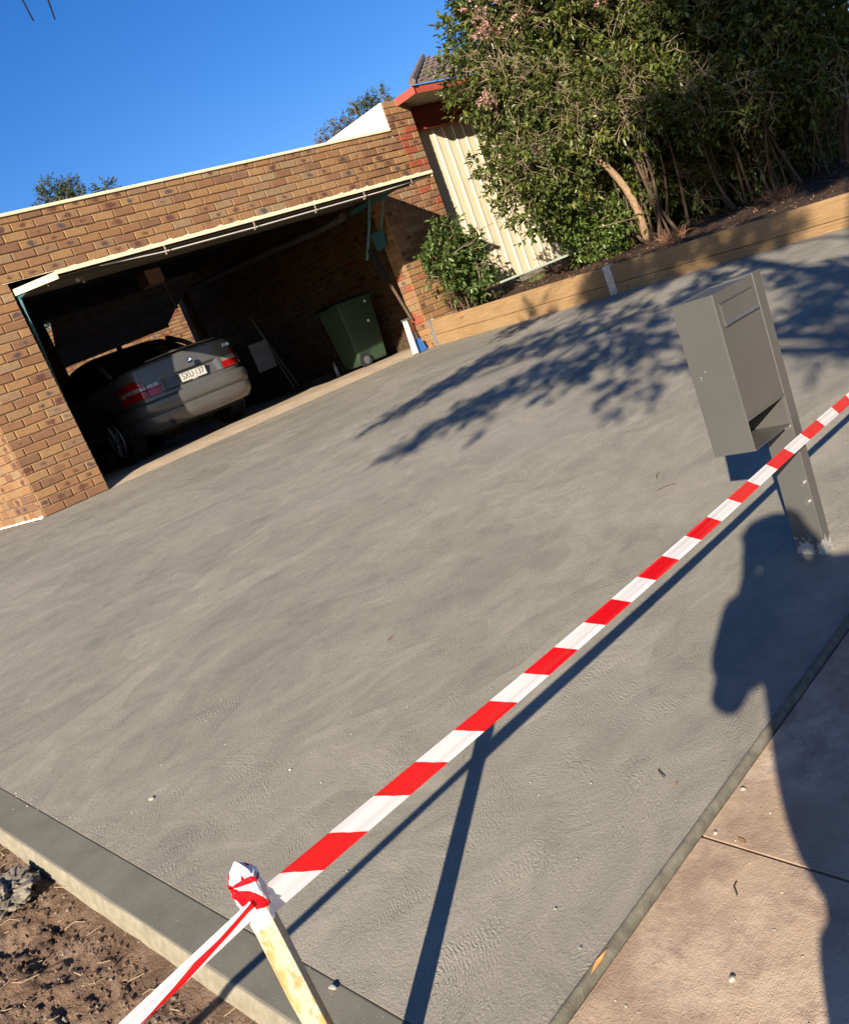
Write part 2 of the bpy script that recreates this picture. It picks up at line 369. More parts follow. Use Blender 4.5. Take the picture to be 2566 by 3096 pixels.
# border strip with rounded, sunlit outer edge
mb = MB(); ny = 160
prof = [(-.003, -.004), (.001, -.0012), (.005, 0.), (.06, 0.), (.122, 0.), (.128, -.003), (.133, -.009), (.136, -.02), (.139, -.035), (.143, -.12)]
for j in range(ny+1):
    y = -7.98+(3.2+7.98)*j/ny
    for dx, dz in prof:
        wob = .0016*fbm(0, y, 7, dx*20) if dx > .124 else 0
        x = DX0-.002-dx - wob*2; mb.v.append((x, y, G(DX0, y)+dz+ (wob if dx > .13 else 0)))
for j in range(ny):
    for k in range(len(prof)-1):
        a = j*len(prof)+k; mb.f.append((a, a+len(prof), a+len(prof)+1, a+1)); mb.mi.append(0 if k < 5 else 1)
bs = mb.build('driveway_border', [M_border, M_edge], smooth=False); bs.data.polygons.foreach_set('use_smooth', [k % 9 >= 4 for k in range(len(bs.data.polygons))]); tag(bs, kind='structure'); shear(bs)
# cast lip of the slab along the footpath
mb = MB(); nx = 420
prof = [(.006, .0008), (.003, .001), (-.001, -.001), (-.0045, -.005), (-.0065, -.012), (-.008, -.05)]
for i in range(nx+1):
    x = -3.09+(5.0+3.09)*i/nx
    for k, (dy, dz) in enumerate(prof):
        wob = .003*fbm(x, k*.07, 9, 3)+.0022*fbm(x, k*.3, 40, 5)
        mb.v.append((x, DY0+dy+(wob if k > 1 else 0), G(x, DY0+dy)+dz + (.35*wob if 0 < k < 4 else 0)))
for i in range(nx):
    for k in range(len(prof)-1):
        a = i*len(prof)+k; mb.f.append((a, a+1, a+len(prof)+1, a+len(prof))); mb.mi.append(0)
lip = mb.build('driveway_edge', simple('mossy_slab_lip', (.13, .122, .092), .9, .2, 0, .35, 30, .5, 180), smooth=True); tag(lip, kind='structure')
PD = -.018
for i, (a, b) in enumerate(((-9.7, -8.2), (-8.2, -6.7), (-6.7, -5.2), (-5.2, -3.7), (-3.7, -2.200), (-2.197, -.7), (-.69, .8), (.81, 2.3), (2.31, 3.8), (3.81, 6.), (6.01, 9.))):
    o = sheet('footpath', None, a, b-.006, -9.6, DY0-.012, 6, 8, lambda x, y: G(x, y)+PD, .1, [M_path, M_path]); tag(o, kind='structure')
# base ground, far beyond
def gz(x, y):
    z = G(max(min(x, 12), -12), max(y, -13))-.14
    return z
o = sheet('ground', M_soil, -60, 60, -60, 60, 60, 60, gz); tag(o, kind='structure')
# dirt bed on the left
def dirt(x, y):
    e = min(1, max(0, (-3.115-x)/.10))
    return G(x, y)-.058+e*(.035*fbm(x, y, 3.2)+.022*fbm(x, y, 13, 4)+.010*fbm(x, y, 45, 9))-.012
o = sheet('soil', M_soil, -4.6, -3.03, -7.93, -3.6, 190, 480, dirt); tag(o, kind='structure')
o = sheet('soil', M_soil, -12, -4.6, -7.93, 5, 60, 100, lambda x, y: G(x, y)-.09+.03*fbm(x, y, 2)); tag(o, kind='structure')
o = sheet('soil', M_soil, -4.6, -3.08, -3.6, 5, 30, 100, lambda x, y: G(x, y)-.09+.03*fbm(x, y, 2)*min(1, (-3.08-x)*4)); tag(o, kind='structure')
# raised garden bed behind the sleepers
def bedz(x, y): return .285+.05*min(y, 0)+.03*(x-5)
def bedn(x, y):
    e = min(1, max(0, (x-5.06)/.15)); return bedz(x, y)+e*(.04*fbm(x, y, 2.4)+.02*fbm(x, y, 11, 3))-.02*(1-e)
o = sheet('garden_bed', M_mulch, 5.03, 12, -9., .0, 150, 190, bedn); tag(o, kind='structure')

# ================================================================== GARAGE
CH, CW = .086, .24
class Bricks:
    def __init__(s): s.v = []; s.f = []; s.col = []; s.uv = []
    def brick(s, O, U, Nn, u0, u1, z0, z1, red=0.):
        g = .005; u0 += g; u1 -= g; z0 += g; z1 -= g
        b = .007; d = .016+random.uniform(-.0015, .002)
        c = (random.random(), random.random(), random.random()*.925)
        if red and random.random() < red: c = (c[0]*.6, c[1], random.choice((.95, 1., 1., .95)))
        base = len(s.v); um = (u0+u1)/2; zm = (z0+z1)/2; tw = random.uniform(-.0015, .0015)
        P = [(u0, z0, 0), (u1, z0, 0), (u1, z1, 0), (u0, z1, 0), (u0+b, z0+b, d), (u1-b, z0+b, d), (u1-b, z1-b, d), (u0+b, z1-b, d)]
        P += [(u0, z0, d-b*.8), (u1, z0, d-b*.8), (u1, z1, d-b*.8), (u0, z1, d-b*.8)]
        for (u, z, n_) in P: s.v.append(tuple(O+U*u+Vector((0, 0, z+tw*(u-um)*20))+Nn*(n_-.004)))
        F = [(4, 5, 6, 7), (8, 9, 5, 4), (9, 10, 6, 5), (10, 11, 7, 6), (11, 8, 4, 7), (0, 1, 9, 8), (1, 2, 10, 9), (2, 3, 11, 10), (3, 0, 8, 11)]
        for f in F:
            s.f.append(tuple(base+i for i in f)); s.col.append(c)
            for i in f: s.uv += [P[i][0]-um, P[i][1]-zm]
    def wall(s, O, U, Nn, a, b, k0, k1, ph=0., red=0., holes=()):
        for k in range(k0, k1):
            z0 = k*CH; z1 = z0+CH
            iv = [(a, b)]
            for (ha, hb, hz0, hz1) in holes:
                if z1 > hz0+.01 and z0 < hz1-.01:
                    iv = [q for (p0, p1) in iv for q in ((p0, min(p1, ha)), (max(p0, hb), p1)) if q[1]-q[0] > .02]
            for (p0, p1) in iv:
                off = ph+(CW/2 if k % 2 else 0); n0 = math.floor((p0-off)/CW)
                e = [p0]+[off+CW*i for i in range(n0, n0+int((p1-p0)/CW)+3) if p0+.03 < off+CW*i < p1-.03]+[p1]
                for q0, q1 in zip(e, e[1:]): s.brick(O, U, Nn, q0, q1, z0, z1, red(q0, k) if callable(red) else red)
    def build(s, name, mat, parent):
        me = bpy.data.meshes.new(name); me.from_pydata(s.v, [], s.f); me.materials.append(mat)
        at = me.attributes.new('bc', 'FLOAT_COLOR', 'FACE'); at.data.foreach_set('color', [x for c in s.col for x in (*c, 1.)])
        ul = me.uv_layers.new(name='uv'); ul.data.foreach_set('uv', s.uv)
        o = bpy.data.objects.new(name, me); C.objects.link(o); attach(o, parent); return o
X1, X2, X3 = 4.945, 5.56, 6.035
HO = 25*CH; TOP = 32*CH-.02; YB = 6.4
gar = thing('brick_garage', (2.6, 0, 0), 'brown clinker brick garage with a wide open tilt door', 'garage')
vx, vy, vz = Vector((1, 0, 0)), Vector((0, 1, 0)), Vector((0, 0, 1))
B = Bricks()
B.wall(Vector((0, -.002, 0)), vx, -vy, -.71, 0, 0, 25)
B.wall(Vector((0, -.002, 0)), vx, -vy, -.71, 5.675, 25, 32, .035)
B.wall(Vector((0, -.002, 0)), vx, -vy, X1, 5.675, 0, 25, .035, .03)
B.wall(Vector((0, -.002, 0)), vx, -vy, 5.675, X3, 0, 32, 5.675, lambda u, k: .55 if 15 < k < 34 else .2)
B.wall(Vector((0, -.002, 0)), vx, -vy, X2, X3, 32, 36, 5.675, .2)
B.wall(Vector((-.71-.0, 0, 0)), -vy, -vx, -6.5, .006, 0, 32, .05)                # left return, faces -X
B.wall(Vector((X3, 0, 0)), vy, vx, 0., 6.5, 0, 32, .0, .3)
B.build('brick_face', M_brick, gar)
B = Bricks()
B.wall(Vector((X1, 0, 0)), -vy, -vx, -.23, .004, 0, 25, 0, lambda u, k: .1 + (.7 if k in (4, 5) else 0))   # right reveal
B.wall(Vector((X1, 0, 0)), -vy, -vx, .0, .001, 0, 1)
B.build('reveal_brick', M_brick, gar)
B = Bricks()
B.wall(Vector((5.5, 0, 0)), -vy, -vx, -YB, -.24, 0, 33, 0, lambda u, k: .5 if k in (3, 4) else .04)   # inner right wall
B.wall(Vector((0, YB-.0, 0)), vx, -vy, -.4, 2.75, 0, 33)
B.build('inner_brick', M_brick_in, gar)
mb = MB()
mb.box((-.706, .0, -.3), (-.0, .22, HO+.001)).box((-.706, 0., HO), (5.67, .22, TOP)).box((X1+.004, .0, -.3), (X3-.004, .229, TOP)).box((X2+.004, .0, TOP), (X3-.004, .35, 36*CH-.004))
mb.box((-.706, .22, -.3), (-.5, YB, TOP))
mb.build('wall', M_mortar, gar)
mb = MB()
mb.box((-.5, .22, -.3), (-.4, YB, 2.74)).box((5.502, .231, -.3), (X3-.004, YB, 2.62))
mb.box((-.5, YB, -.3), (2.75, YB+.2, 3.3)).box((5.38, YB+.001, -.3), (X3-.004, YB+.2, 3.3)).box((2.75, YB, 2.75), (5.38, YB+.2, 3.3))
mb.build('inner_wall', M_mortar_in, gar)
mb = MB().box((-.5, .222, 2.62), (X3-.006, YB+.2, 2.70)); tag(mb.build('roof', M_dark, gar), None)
mb = MB()
mb.box((-.73, -.032, TOP+.001), (X2-.018, .12, TOP+.032), bev=.004)
mb.build('capping', M_cream2, gar)
mb = MB().box((-.06, -.008, HO-.0), (X1+.04, .2, HO+.010)); mb.build('lintel', M_cream2, gar)
# garage floor (part of the setting)
def gfl(x, y): return (min(.07, .25*y) if y < .3 else .07) - (.004 if x < 0 or x > 4.95 else 0)
o = sheet('garage_floor', M_floor, -.4, 5.5, 0.004, 6.6, 20, 60, gfl); tag(o, kind='structure')
# mortar smear at the foot of the left return
mb = MB()
for i in range(40):
    y0 = i*.05; mb.add(*(lambda p, q: ([(-.722-p, y0, 0.), (-.722-q, y0+.05, 0.), (-.722, y0+.05, q*.9), (-.722, y0, p*.9)], [(0, 1, 2, 3)]))(.015+.02*abs(fbm(y0, 0, 5)), .015+.02*abs(fbm(y0+.05, 0, 5))))
tag(mb.build('mortar_fillet', M_white, gar), None)

# tilt-up garage door (part of the garage)
door = MB()
DP = 1.06
def dpt(x, y): return 2.075+.135*y        # z of door plane at y (slopes down outward)
ang = math.atan(.135)
x0, x1 = .03, 4.90
yA, yB_ = -DP, .95
nrib = 26
vs = []
for i in range(nrib):                       # pan-rib sheet: ribs run across the opening
    ya = yA+(yB_-yA)*i/nrib; yb = yA+(yB_-yA)*(i+1)/nrib; ym = ya+(yb-ya)*.75
    for (p, q, d0, d1) in ((ya, ym, 0, 0), (ym, yb, 0, .012),):
        door.quad((x0, p, dpt(x0, p)-.03+d0), (x0, q, dpt(x0, q)-.03+d1), (x1, q, dpt(x0, q)-.03+d1), (x1, p, dpt(x0, p)-.03+d0))
    door.quad((x0, yb, dpt(0, yb)-.018), (x0, yb, dpt(0, yb)-.03), (x1, yb, dpt(0, yb)-.03), (x1, yb, dpt(0, yb)-.018))
door.quad((x0, yA, dpt(0, yA)), (x1, yA, dpt(0, yA)), (x1, yB_, dpt(0, yB_)), (x0, yB_, dpt(0, yB_)))
for y in (-.75, -.2, .4): door.box((x0+.02, y, dpt(0, y)-.07), (x1-.02, y+.035, dpt(0, y)-.03))
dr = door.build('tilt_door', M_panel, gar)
mb = MB()
mb.add([(x0-.01, yA-.02, dpt(0, yA)-.016), (x1+.01, yA-.02, dpt(0, yA)-.016), (x1+.01, yA+.0, dpt(0, yA)-.016), (x0-.01, yA, dpt(0, yA)-.016),
        (x0-.01, yA-.02, dpt(0, yA)+.020), (x1+.01, yA-.02, dpt(0, yA)+.020), (x1+.01, yA, dpt(0, yA)+.020), (x0-.01, yA, dpt(0, yA)+.020)],
       [(0, 1, 5, 4), (1, 2, 6, 5), (2, 3, 7, 6), (3, 0, 4, 7), (4, 5, 6, 7), (3, 2, 1, 0)])
for sx, e in ((x0, -.012), (x1, .012)):
    a = min(sx, sx+e); b = max(sx, sx+e)
    mb.add([(a, yA, dpt(0, yA)-.05), (b, yA, dpt(0, yA)-.05), (b, .0, dpt(0, 0)-.05), (a, .0, dpt(0, 0)-.05), (a, yA, dpt(0, yA)+.012), (b, yA, dpt(0, yA)+.012), (b, .0, dpt(0, 0)+.012), (a, .0, dpt(0, 0)+.012)],
           [(0, 3, 2, 1), (4, 5, 6, 7), (0, 1, 5, 4), (1, 2, 6, 5), (2, 3, 7, 6), (3, 0, 4, 7)])
# folded pan ends sticking up along the lip
i = 0; x = .22
while x < 4.8:
    h = .004+.012*random.random()**2; zt = dpt(0, yA)+.020
    mb.add([(x-.09, yA-.018, zt), (x+.01, yA-.018, zt), (x, yA-.018, zt+h), (x-.09, yA+.03, zt), (x+.01, yA+.03, zt), (x-.004, yA+.025, zt+h)], [(0, 1, 2), (5, 4, 3), (0, 2, 5, 3), (1, 4, 5, 2), (0, 3, 4, 1)])
    x += .2+random.uniform(-.015, .015)
mb.build('edge_trim', M_cream2, dr)
mb = MB(); zr = dpt(0, yA)-.062
mb.tube([(.45, yA+.02, zr+.03), (1.12, yA+.03, zr)], .006, 8); mb.tube([(1.12, yA+.03, zr), (2.2, yA+.03, zr-.006), (3.3, yA+.03, zr), (4.05, yA+.03, zr+.004)], .0065, 8); mb.tube([(4.05, yA+.03, zr+.004), (4.62, yA+.03, zr+.02), (4.8, yA+.03, zr+.06)], .006, 8)
mb.build('lock_rod', M_rod, dr)
for x in (1.12, 2.19, 3.02, 3.75, 4.52):
    mb = MB().box((x-.007, yA-.024, dpt(0, yA)-.075), (x+.007, yA-.021, dpt(0, yA)-.012)).tube([(x, yA-.022, dpt(0, yA)-.072), (x+.01, yA-.0, dpt(0, yA)-.092), (x+.02, yA+.03, dpt(0, yA)-.09), (x+.025, yA+.045, dpt(0, yA)-.06)], .0045, 6)
    mb.build('rod_hook', M_hook, dr)
mb = MB().box((.33, -.72, 1.875), (.36, -.70, 1.95)).tube([(.36, -.7, 1.95), (.42, -.66, 1.93), (.41, -.68, 1.86)], .012, 6); mb.build('handle', M_galv, dr)
# pivot arms
mb = MB()
XA = 4.86
mb.box((XA-.02, -.42, 1.955), (XA+.03, .5, 2.01)); 
mb.tube([(XA-.03, .04, 2.02), (XA-.03, .24, 1.72), (XA-.03, .51, 1.37)], .024, 4)
mb.tube([(XA+.02, -.16, 1.95), (XA+.02, .02, 1.72), (XA+.02, .17, 1.5)], .02, 4)
mb.add([(XA, .32, 1.64), (XA, .04, 1.62), (XA, .09, 1.42), (XA, .28, 1.40), (XA+.01, .32, 1.64), (XA+.01, .04, 1.62), (XA+.01, .09, 1.42), (XA+.01, .28, 1.40)], [(0, 1, 2, 3), (7, 6, 5, 4), (0, 4, 5, 1), (1, 5, 6, 2), (2, 6, 7, 3), (3, 7, 4, 0)])
mb.build('pivot_arm', M_teal, dr)
mb = MB().tube([(XA-.01, .42, 1.48), (XA-.01, .27, .97)], [.034, .034], 10).tube([(XA-.01, .27, .97), (XA-.0, .215, .75)], .012, 8)
mb.build('spring_tube', M_black, dr)
mb = MB()
hp = []
for i in range(700):
    t = i/700; a = t*2*math.pi*90; c = Vector((XA-.01, .275, .98)).lerp(Vector((XA, .13, .44)), t); hp.append(c+Vector((.019*math.cos(a), .019*math.sin(a), 0)))
mb.tube(hp, .0032, 4); mb.tube([(XA-.01, .275, .98), (XA, .13, .44)], .013, 6)
mb.build('coil_spring', simple('rusty_spring', (.16, .115, .085), .6, .4, .4, .3, 30), dr)
mb = MB().box((.035, -.24, 1.985), (.06, .1, 2.05)).tube([(.05, .0, 2.0), (.05, .03, 1.86), (.05, .05, 1.62)], .017, 4).tube([(.05, .05, 1.62), (.05, .12, 1.2), (.05, .2, .6)], .012, 4)
mb.build('pivot_arm', M_teal, dr)
# ceiling clutter: pipe, opener
mb = MB().tube([(4.95, .8, 2.02), (5.2, 1.7, 2.08), (5.25, 3.2, 2.2), (5.2, 5.6, 2.35)], .055, 12); mb.build('pipe', simple('grey_downpipe', (.09, .085, .08), .6), gar)
mb = MB().box((2.98, 2.9, 2.20), (3.24, 3.2, 2.40), bev=.01).tube([(3.24, 3.0, 2.22), (3.3, 3.05, 1.9), (3.32, 3.1, 1.75)], .004, 5); mb.build('junction_box', simple('brown_box', (.30, .19, .13), .7), gar)
for y in (1.2, 3.3, 5.3):
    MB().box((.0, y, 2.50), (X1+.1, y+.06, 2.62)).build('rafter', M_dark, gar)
# rear door, half open, with light behind
rd = MB(); P0 = Vector((1.30, 5.9, 2.66)); P1 = Vector((3.40, 5.9, 2.66)); Q0 = Vector((1.32, 6.9, 1.92)); Q1 = Vector((4.05, 6.9, 1.92))
P0 = Vector((2.55, 5.55, 2.60)); P1 = Vector((5.1, 5.2, 2.55)); Q0 = Vector((2.85, 6.9, 1.92)); Q1 = Vector((5.12, 6.85, 2.02))
nn = 12
for i in range(nn):
    a, b = i/nn, (i+.8)/nn; c = (i+1)/nn
    rd.quad(Q0.lerp(Q1, a), Q0.lerp(Q1, b), P0.lerp(P1, b), P0.lerp(P1, a)); d = Vector((0, -.02, -.01))
    rd.quad(Q0.lerp(Q1, b), Q0.lerp(Q1, c)+d, P0.lerp(P1, c)+d, P0.lerp(P1, b))
for t in (.0, .38, .72, .97):
    a = Q0.lerp(P0, t); b = Q1.lerp(P1, t); rd.tube([a+Vector((0, -.03, -.02)), b+Vector((0, -.03, -.02))], .03, 4)
rd.build('rear_tilt_door', simple('rear_door_steel', (.19, .19, .21), .6), gar)

o = sheet('terrain', M_soil, -2, 14, 6.63, 15, 10, 10, lambda x, y: 1.25, 1.6); tag(o, kind='structure')
# sunlit wall and greenery seen through the back
wl = thing('brick_wall', (8, 12, 0), 'sunlit brick wall seen through the back of the garage', 'wall')
B = Bricks(); B.wall(Vector((0, 11.99, 0)), vx, -vy, 4.4, 12., 0, 38, 0, .1); B.build('brick_face', M_brick, wl)
MB().box((4.4, 12, -.3), (12., 12.2, 38*CH)).build('wall', M_mortar, wl)

# ================================================================== neighbour's house (cream sheet, red eaves)
hs = thing('neighbour_house', (8, .3, .4), 'house with cream ribbed steel wall, dark red beam and red fascia', 'house')
mb = MB(); y = .30; x = X3+.03
while x < 12.5:                              # ribbed sheet
    zz = (.47, 2.76)
    pr = [(0, 0), (.150, 0), (.158, -.016), (.190, -.016), (.198, 0), (.205, 0)]
    for (a, d0), (b, d1) in zip(pr, pr[1:]):
        mb.quad((x+a, y+d0, zz[0]), (x+b, y+d1, zz[0]), (x+b, y+d1, zz[1]), (x+a, y+d0, zz[1]))
    x += .205
mb.build('ribbed_wall', M_cream, hs)
MB().box((X3+.004, .22, 2.74), (12.5, .42, 3.035)).build('beam', M_darkred, hs)
MB().box((X3+.004, .205, 2.725), (12.5, .45, 2.741)).build('beam_flashing', M_red, hs)
MB().box((X3+.004, .10, .2), (12.5, .285, .44)).build('plinth', simple('weathered_plinth_concrete', (.2, .18, .145), .9, .2, 0, .3, 8), hs)
mb = MB(); ex, ey, ez = 5.85, -.36, 3.03
mb.quad((ex, ey, ez), (13, ey, ez), (13, .5, ez), (ex, .5, ez))
mb.quad((X3+.01, .5, ez-.002), (13, .5, ez-.002), (13, .5, ez+.002), (X3+.01, .5, ez+.002))
for i in range(34): mb.box((ex+.02+i*.2, ey+.02, ez-.006), (ex+.026+i*.2, .2, ez-.0005))
mb.build('soffit', M_soffit, hs)
mb = MB().box((ex-.02, ey-.03, ez-.02), (13, ey-.002, ez+.075)).box((ex-.03, ey-.03, ez-.02), (ex-.0, .02, ez+.074)); mb.build('fascia', M_red, hs)
mb = MB()                                    # hip roof with tile courses
ap = Vector((10.7, 3.65, 4.78)); c0 = Vector((ex-.05, ey-.06, ez+.08)); c1 = Vector((13, ey-.06, ez+.08)); ap2 = Vector((13, 3.65, 4.78)); c3 = Vector((ex-.05, 8.36, ez+.08))
nc = 13
for i in range(nc):
    t0, t1 = i/nc, (i+1)/nc; up_ = Vector((0, 0, .022))
    for (A0, A1, B0, B1) in ((c0, c1, ap, ap2),):
        mb.quad(A0.lerp(B0, t0)+up_, A1.lerp(B1, t0)+up_, A1.lerp(B1, t1), A0.lerp(B0, t1))
        mb.quad(A0.lerp(B0, t0), A1.lerp(B1, t0), A1.lerp(B1, t0)+up_, A0.lerp(B0, t0)+up_)
mb.tube([c0+Vector((0, 0, .03)), ap+Vector((0, 0, .03))], .05, 6)
for i in range(nc):
    for j in range(30):
        t = (i+.5)/nc; p = c0.lerp(ap, t); q = c1.lerp(ap2, t); c = p+(q-p).normalized()*(.15+j*.3+(i % 2)*.15)
        if c.x < 12.8: mb.box((c.x-.035, c.y-.03, c.z+.015), (c.x+.035, c.y+.03, c.z+.035))
mb.build('tiled_roof', M_tile, hs)
MB().box((X2-.016, -.004, TOP-.1), (X2-.001, 7.5, 36*CH-.004)).build('white_gable', M_white, hs)
MB().box((X2+.004, .36, TOP+.0), (X2+.3, 7.5, 36*CH-.05)).build('side_wall', M_white, hs)

# ================================================================== retaining wall
rw = thing('sleeper_retaining_wall', (5.0, -3, 0), 'low retaining wall of tan pine sleepers in galvanised posts', 'retaining wall')
XR = 4.99
def slv(y0, y1, top0, top1, h):
    mb = MB(); n = 12; 
    for i in range(n+1):
        t = i/n; yy = y0+(y1-y0)*t; zt = top0+(top1-top0)*t; e = .004*fbm(yy, 0, 2)
        b = .006
        for (dx, dz) in ((b, 0), (.0, -b), (.0, -h+b), (b, -h), (.05, -h), (.05, 0)): mb.v.append((XR+dx+e, yy, zt+dz))
    for i in range(n):
        for k in range(6): mb.f.append((i*6+k, (i+1)*6+k, (i+1)*6+(k+1) % 6, i*6+(k+1) % 6)); mb.mi.append(0)
    mb.f += [tuple(range(6)), tuple(reversed(range(n*6, n*6+6)))]; mb.mi += [0, 0]
    return mb
for (a, b, ta, tb) in ((-.03, -2.94, .335, .185), (-2.98, -5.88, .183, .03), (-5.92, -8.9, .028, -.12)):
    slv(a, b, ta, tb, .197).build('sleeper', M_pine, rw); slv(a, b, ta-.2, tb-.2, .197).build('sleeper', M_pine, rw); slv(a, b, ta-.4, tb-.4, .197).build('sleeper', M_pine, rw)
for y, zt in ((-.02, .35), (-2.96, .195), (-5.90, .04)):
    mb = MB().box((XR-.012, y-.05, zt-.6), (XR-.004, y+.05, zt)).box((XR-.004, y-.005, zt-.6), (XR+.06, y+.005, zt)).box((XR+.062, y-.05, zt-.6), (XR+.07, y+.05, zt))
    mb.build('steel_post', M_galv, rw)

# ================================================================== mailbox
mbx = thing('letterbox', (-.95, -7.65, G(-.95, -7.65)), 'tall charcoal metal letterbox on a worn post at the driveway edge', 'letterbox', rz=0)
x0, x1, y0, y1, z0, z1 = -1.19, -.955, -7.70, -7.565, -.28, .19
zo0, zo1 = -.268, -.185
mb = MB(); t = .003
mb.box((x0, y0, zo1), (x1, y0+t, z1)).box((x0, y0+t, z0), (x0+t, y1, z1-.0)).box((x1-t, y0+t, z0), (x1, y1, z1)).box((x0+t, y1-t, z0), (x1-t, y1, z1))
mb.box((x0+t, y0+t, z1-t-.003), (x1-t, y1-t, z1-.003)).box((x0+t, y0, z0), (x1-t, y1-t, z0+t)).box((x0+t, y0+.006, z0+.1), (x1-t, y1-t, z0+.1+t)).box((x0, y0, z0), (x0+t, y0+t, zo1)).box((x1-t, y0, z0), (x1, y0+t, zo1))
mb.build('box', M_mail, mbx, bev=.0012)
mb = MB(); a, b, c, d = x0+.018, x1-.018, .098, .158
mb.box((a, y0-.0035, d-.001), (b, y0-.0005, d+.001)).box((a-.001, y0-.0035, c), (a+.001, y0-.0005, d)).box((b-.001, y0-.0035, c), (b+.001, y0-.0005, d))
mb.box((a+.002, y0-.006, c+.004), (b-.002, y0-.001, d-.004)).build('mail_flap', M_mail, mbx)
mb = MB(); mb.add([(a, y0-.001, c+.014), (b, y0-.001, c+.014), (b, y0-.011, c-.004), (a, y0-.011, c-.004), (a, y0-.001, c-.008), (b, y0-.001, c-.008)], [(0, 3, 2, 1), (3, 4, 5, 2), (0, 4, 3), (1, 2, 5), (0, 1, 5, 4)])
mb.build('flap_lip', M_mail, mbx)
MB().box((x0+.001, y0-.0025, zo1-.003), (x1-.0, y0+.002, zo1+.003)).build('slot_edge', M_mail, mbx)
pz = G(-.93, -7.66)
MB().box((-.9535, -7.702, pz-.15), (-.905, -7.605, .19+.003)).build('post', M_mailpost, mbx, bev=.002)
for z in (-.29, -.48, -.545): MB().disc((-.957, -7.685, z), (1, 0, 0), .0085, .010, 14).build('bolt', M_chrome, mbx, smooth=False)
mb = MB()
for i in range(60):
    a = random.uniform(0, 6.3); r = random.uniform(.02, .09); px, py = -.945+r*math.cos(a)*1., -7.65+r*math.sin(a)*.8
    s = random.uniform(.003, .008); mb.add([(px-s, py, G(px, py)), (px, py-s, G(px, py)), (px+s, py, G(px, py)), (px, py+s, G(px, py)), (px, py, G(px, py)+s*.4)], [(0, 1, 4), (1, 2, 4), (2, 3, 4), (3, 0, 4)])
mb.build('mortar_crumbs', M_edge, mbx)

# ================================================================== stake and tape
ST = Vector((-3.12, -7.765, 0)); SZ = G(-3.1, -7.76)-.06; STOP = -.285
tilt = Vector((.012, .0, 0))
sk = thing('wooden_stake', (ST.x, ST.y, SZ), 'weathered wooden stake spattered with cement, wrapped in barrier tape', 'stake')
mb = MB(); n = 16; hw = .0195; rzz = R(-37)
for i in range(n+1):
    t = i/n; z = SZ-.1+(STOP-SZ+.1)*t
    for k, (a, b) in enumerate(((-1, -1), (1, -1), (1, 1), (-1, 1))):
        q = hw*(1+.06*fbm(k*3., z, 9)); px = a*q; py = b*q*.85
        mb.v.append((ST.x+px*math.cos(rzz)-py*math.sin(rzz), ST.y+px*math.sin(rzz)+py*math.cos(rzz), z))
for i in range(n):
    for k in range(4): mb.f.append((i*4+k, i*4+(k+1) % 4, (i+1)*4+(k+1) % 4, (i+1)*4+k)); mb.mi.append(0)
mb.f += [(3, 2, 1, 0), tuple(range(n*4, n*4+4))]; mb.mi += [0, 0]
mb.build('post', M_stake, sk, bev=.0015)
tp = thing('barrier_tape', (ST.x, ST.y, -.33), 'red and white striped barrier tape strung from the stake past the letterbox', 'barrier tape')
def ribbon(name, pts, w0, upv, twist=0., parent=tp, crease=0., width_end=None, uoff=0., us=1., ss=1., mat=None):
    pts = [Vector(p) for p in pts]; n = len(pts); vs = []; uv = []; fs = []; nc_ = 7; L = 0
    for i, p in enumerate(pts):
        if i: L += (p-pts[i-1]).length
        d = (pts[min(i+1, n-1)]-pts[max(i-1, 0)]).normalized(); t = i/(n-1)
        ww = w0 if width_end is None else w0+(width_end-w0)*t
        u = (Vector(upv)-d*Vector(upv).dot(d)).normalized(); u = Matrix.Rotation(twist*t, 3, d) @ u; nn_ = d.cross(u)
        for k in range(nc_):
            s = k/(nc_-1)-.5
            off = crease*(math.cos(s*14+t*3)*.5+.3*math.sin(s*31+t*9))
            vs.append(tuple(p+u*s*ww+nn_*off)); uv.append((L*us+uoff, s*.075*ss))
    for i in range(n-1):
        for k in range(nc_-1): fs.append((i*nc_+k, i*nc_+k+1, (i+1)*nc_+k+1, (i+1)*nc_+k))
    me = bpy.data.meshes.new(name); me.from_pydata(vs, [], fs); me.materials.append(mat or M_tape)
    ul = me.uv_layers.new(name='uv')
    ul.data.foreach_set('uv', [c for f in fs for i in f for c in uv[i]])
    me.polygons.foreach_set('use_smooth', [True]*len(fs)); me.update()
    o = bpy.data.objects.new(name, me); C.objects.link(o); attach(o, parent); return o
def curve(pts, n):
    P = [Vector(p) for p in pts]; out = []
    for i in range(n+1):
        t = i/n*(len(P)-1); k = min(int(t), len(P)-2); f = t-k; out.append(P[k].lerp(P[k+1], f))
    return out
def arc(a, b, sag, n=60):
    a, b = Vector(a), Vector(b); return [a.lerp(b, i/n)+Vector((0, 0, -4*sag*(i/n)*(1-i/n))) for i in range(n+1)]
_k = [(-3.096, -7.775, -.338), (-2.8, -7.755, -.349), (-2.4, -7.742, -.356), (-2.0, -7.738, -.353), (-1.5, -7.74, -.341), (-.95, -7.744, -.321), (-.3, -7.735, -.317), (.6, -7.72, -.305), (1.9, -7.70, -.29)]
_pt = []
for i in range(len(_k)-1):
    p0, p1, p2, p3 = [Vector(_k[min(max(i+q, 0), len(_k)-1)]) for q in (-1, 0, 1, 2)]
    for q in range(16):
        t = q/16; _pt.append(.5*((2*p1)+(p2-p0)*t+(2*p0-5*p1+4*p2-p3)*t*t+(3*p1-p0-3*p2+p3)*t**3))
_pt.append(Vector(_k[-1]))
ribbon('tape_strip', _pt, .064, (0, -.28, 1), .22, crease=.0022, uoff=.02, width_end=.050)
dL = Vector((-.9575, .219, -.187))
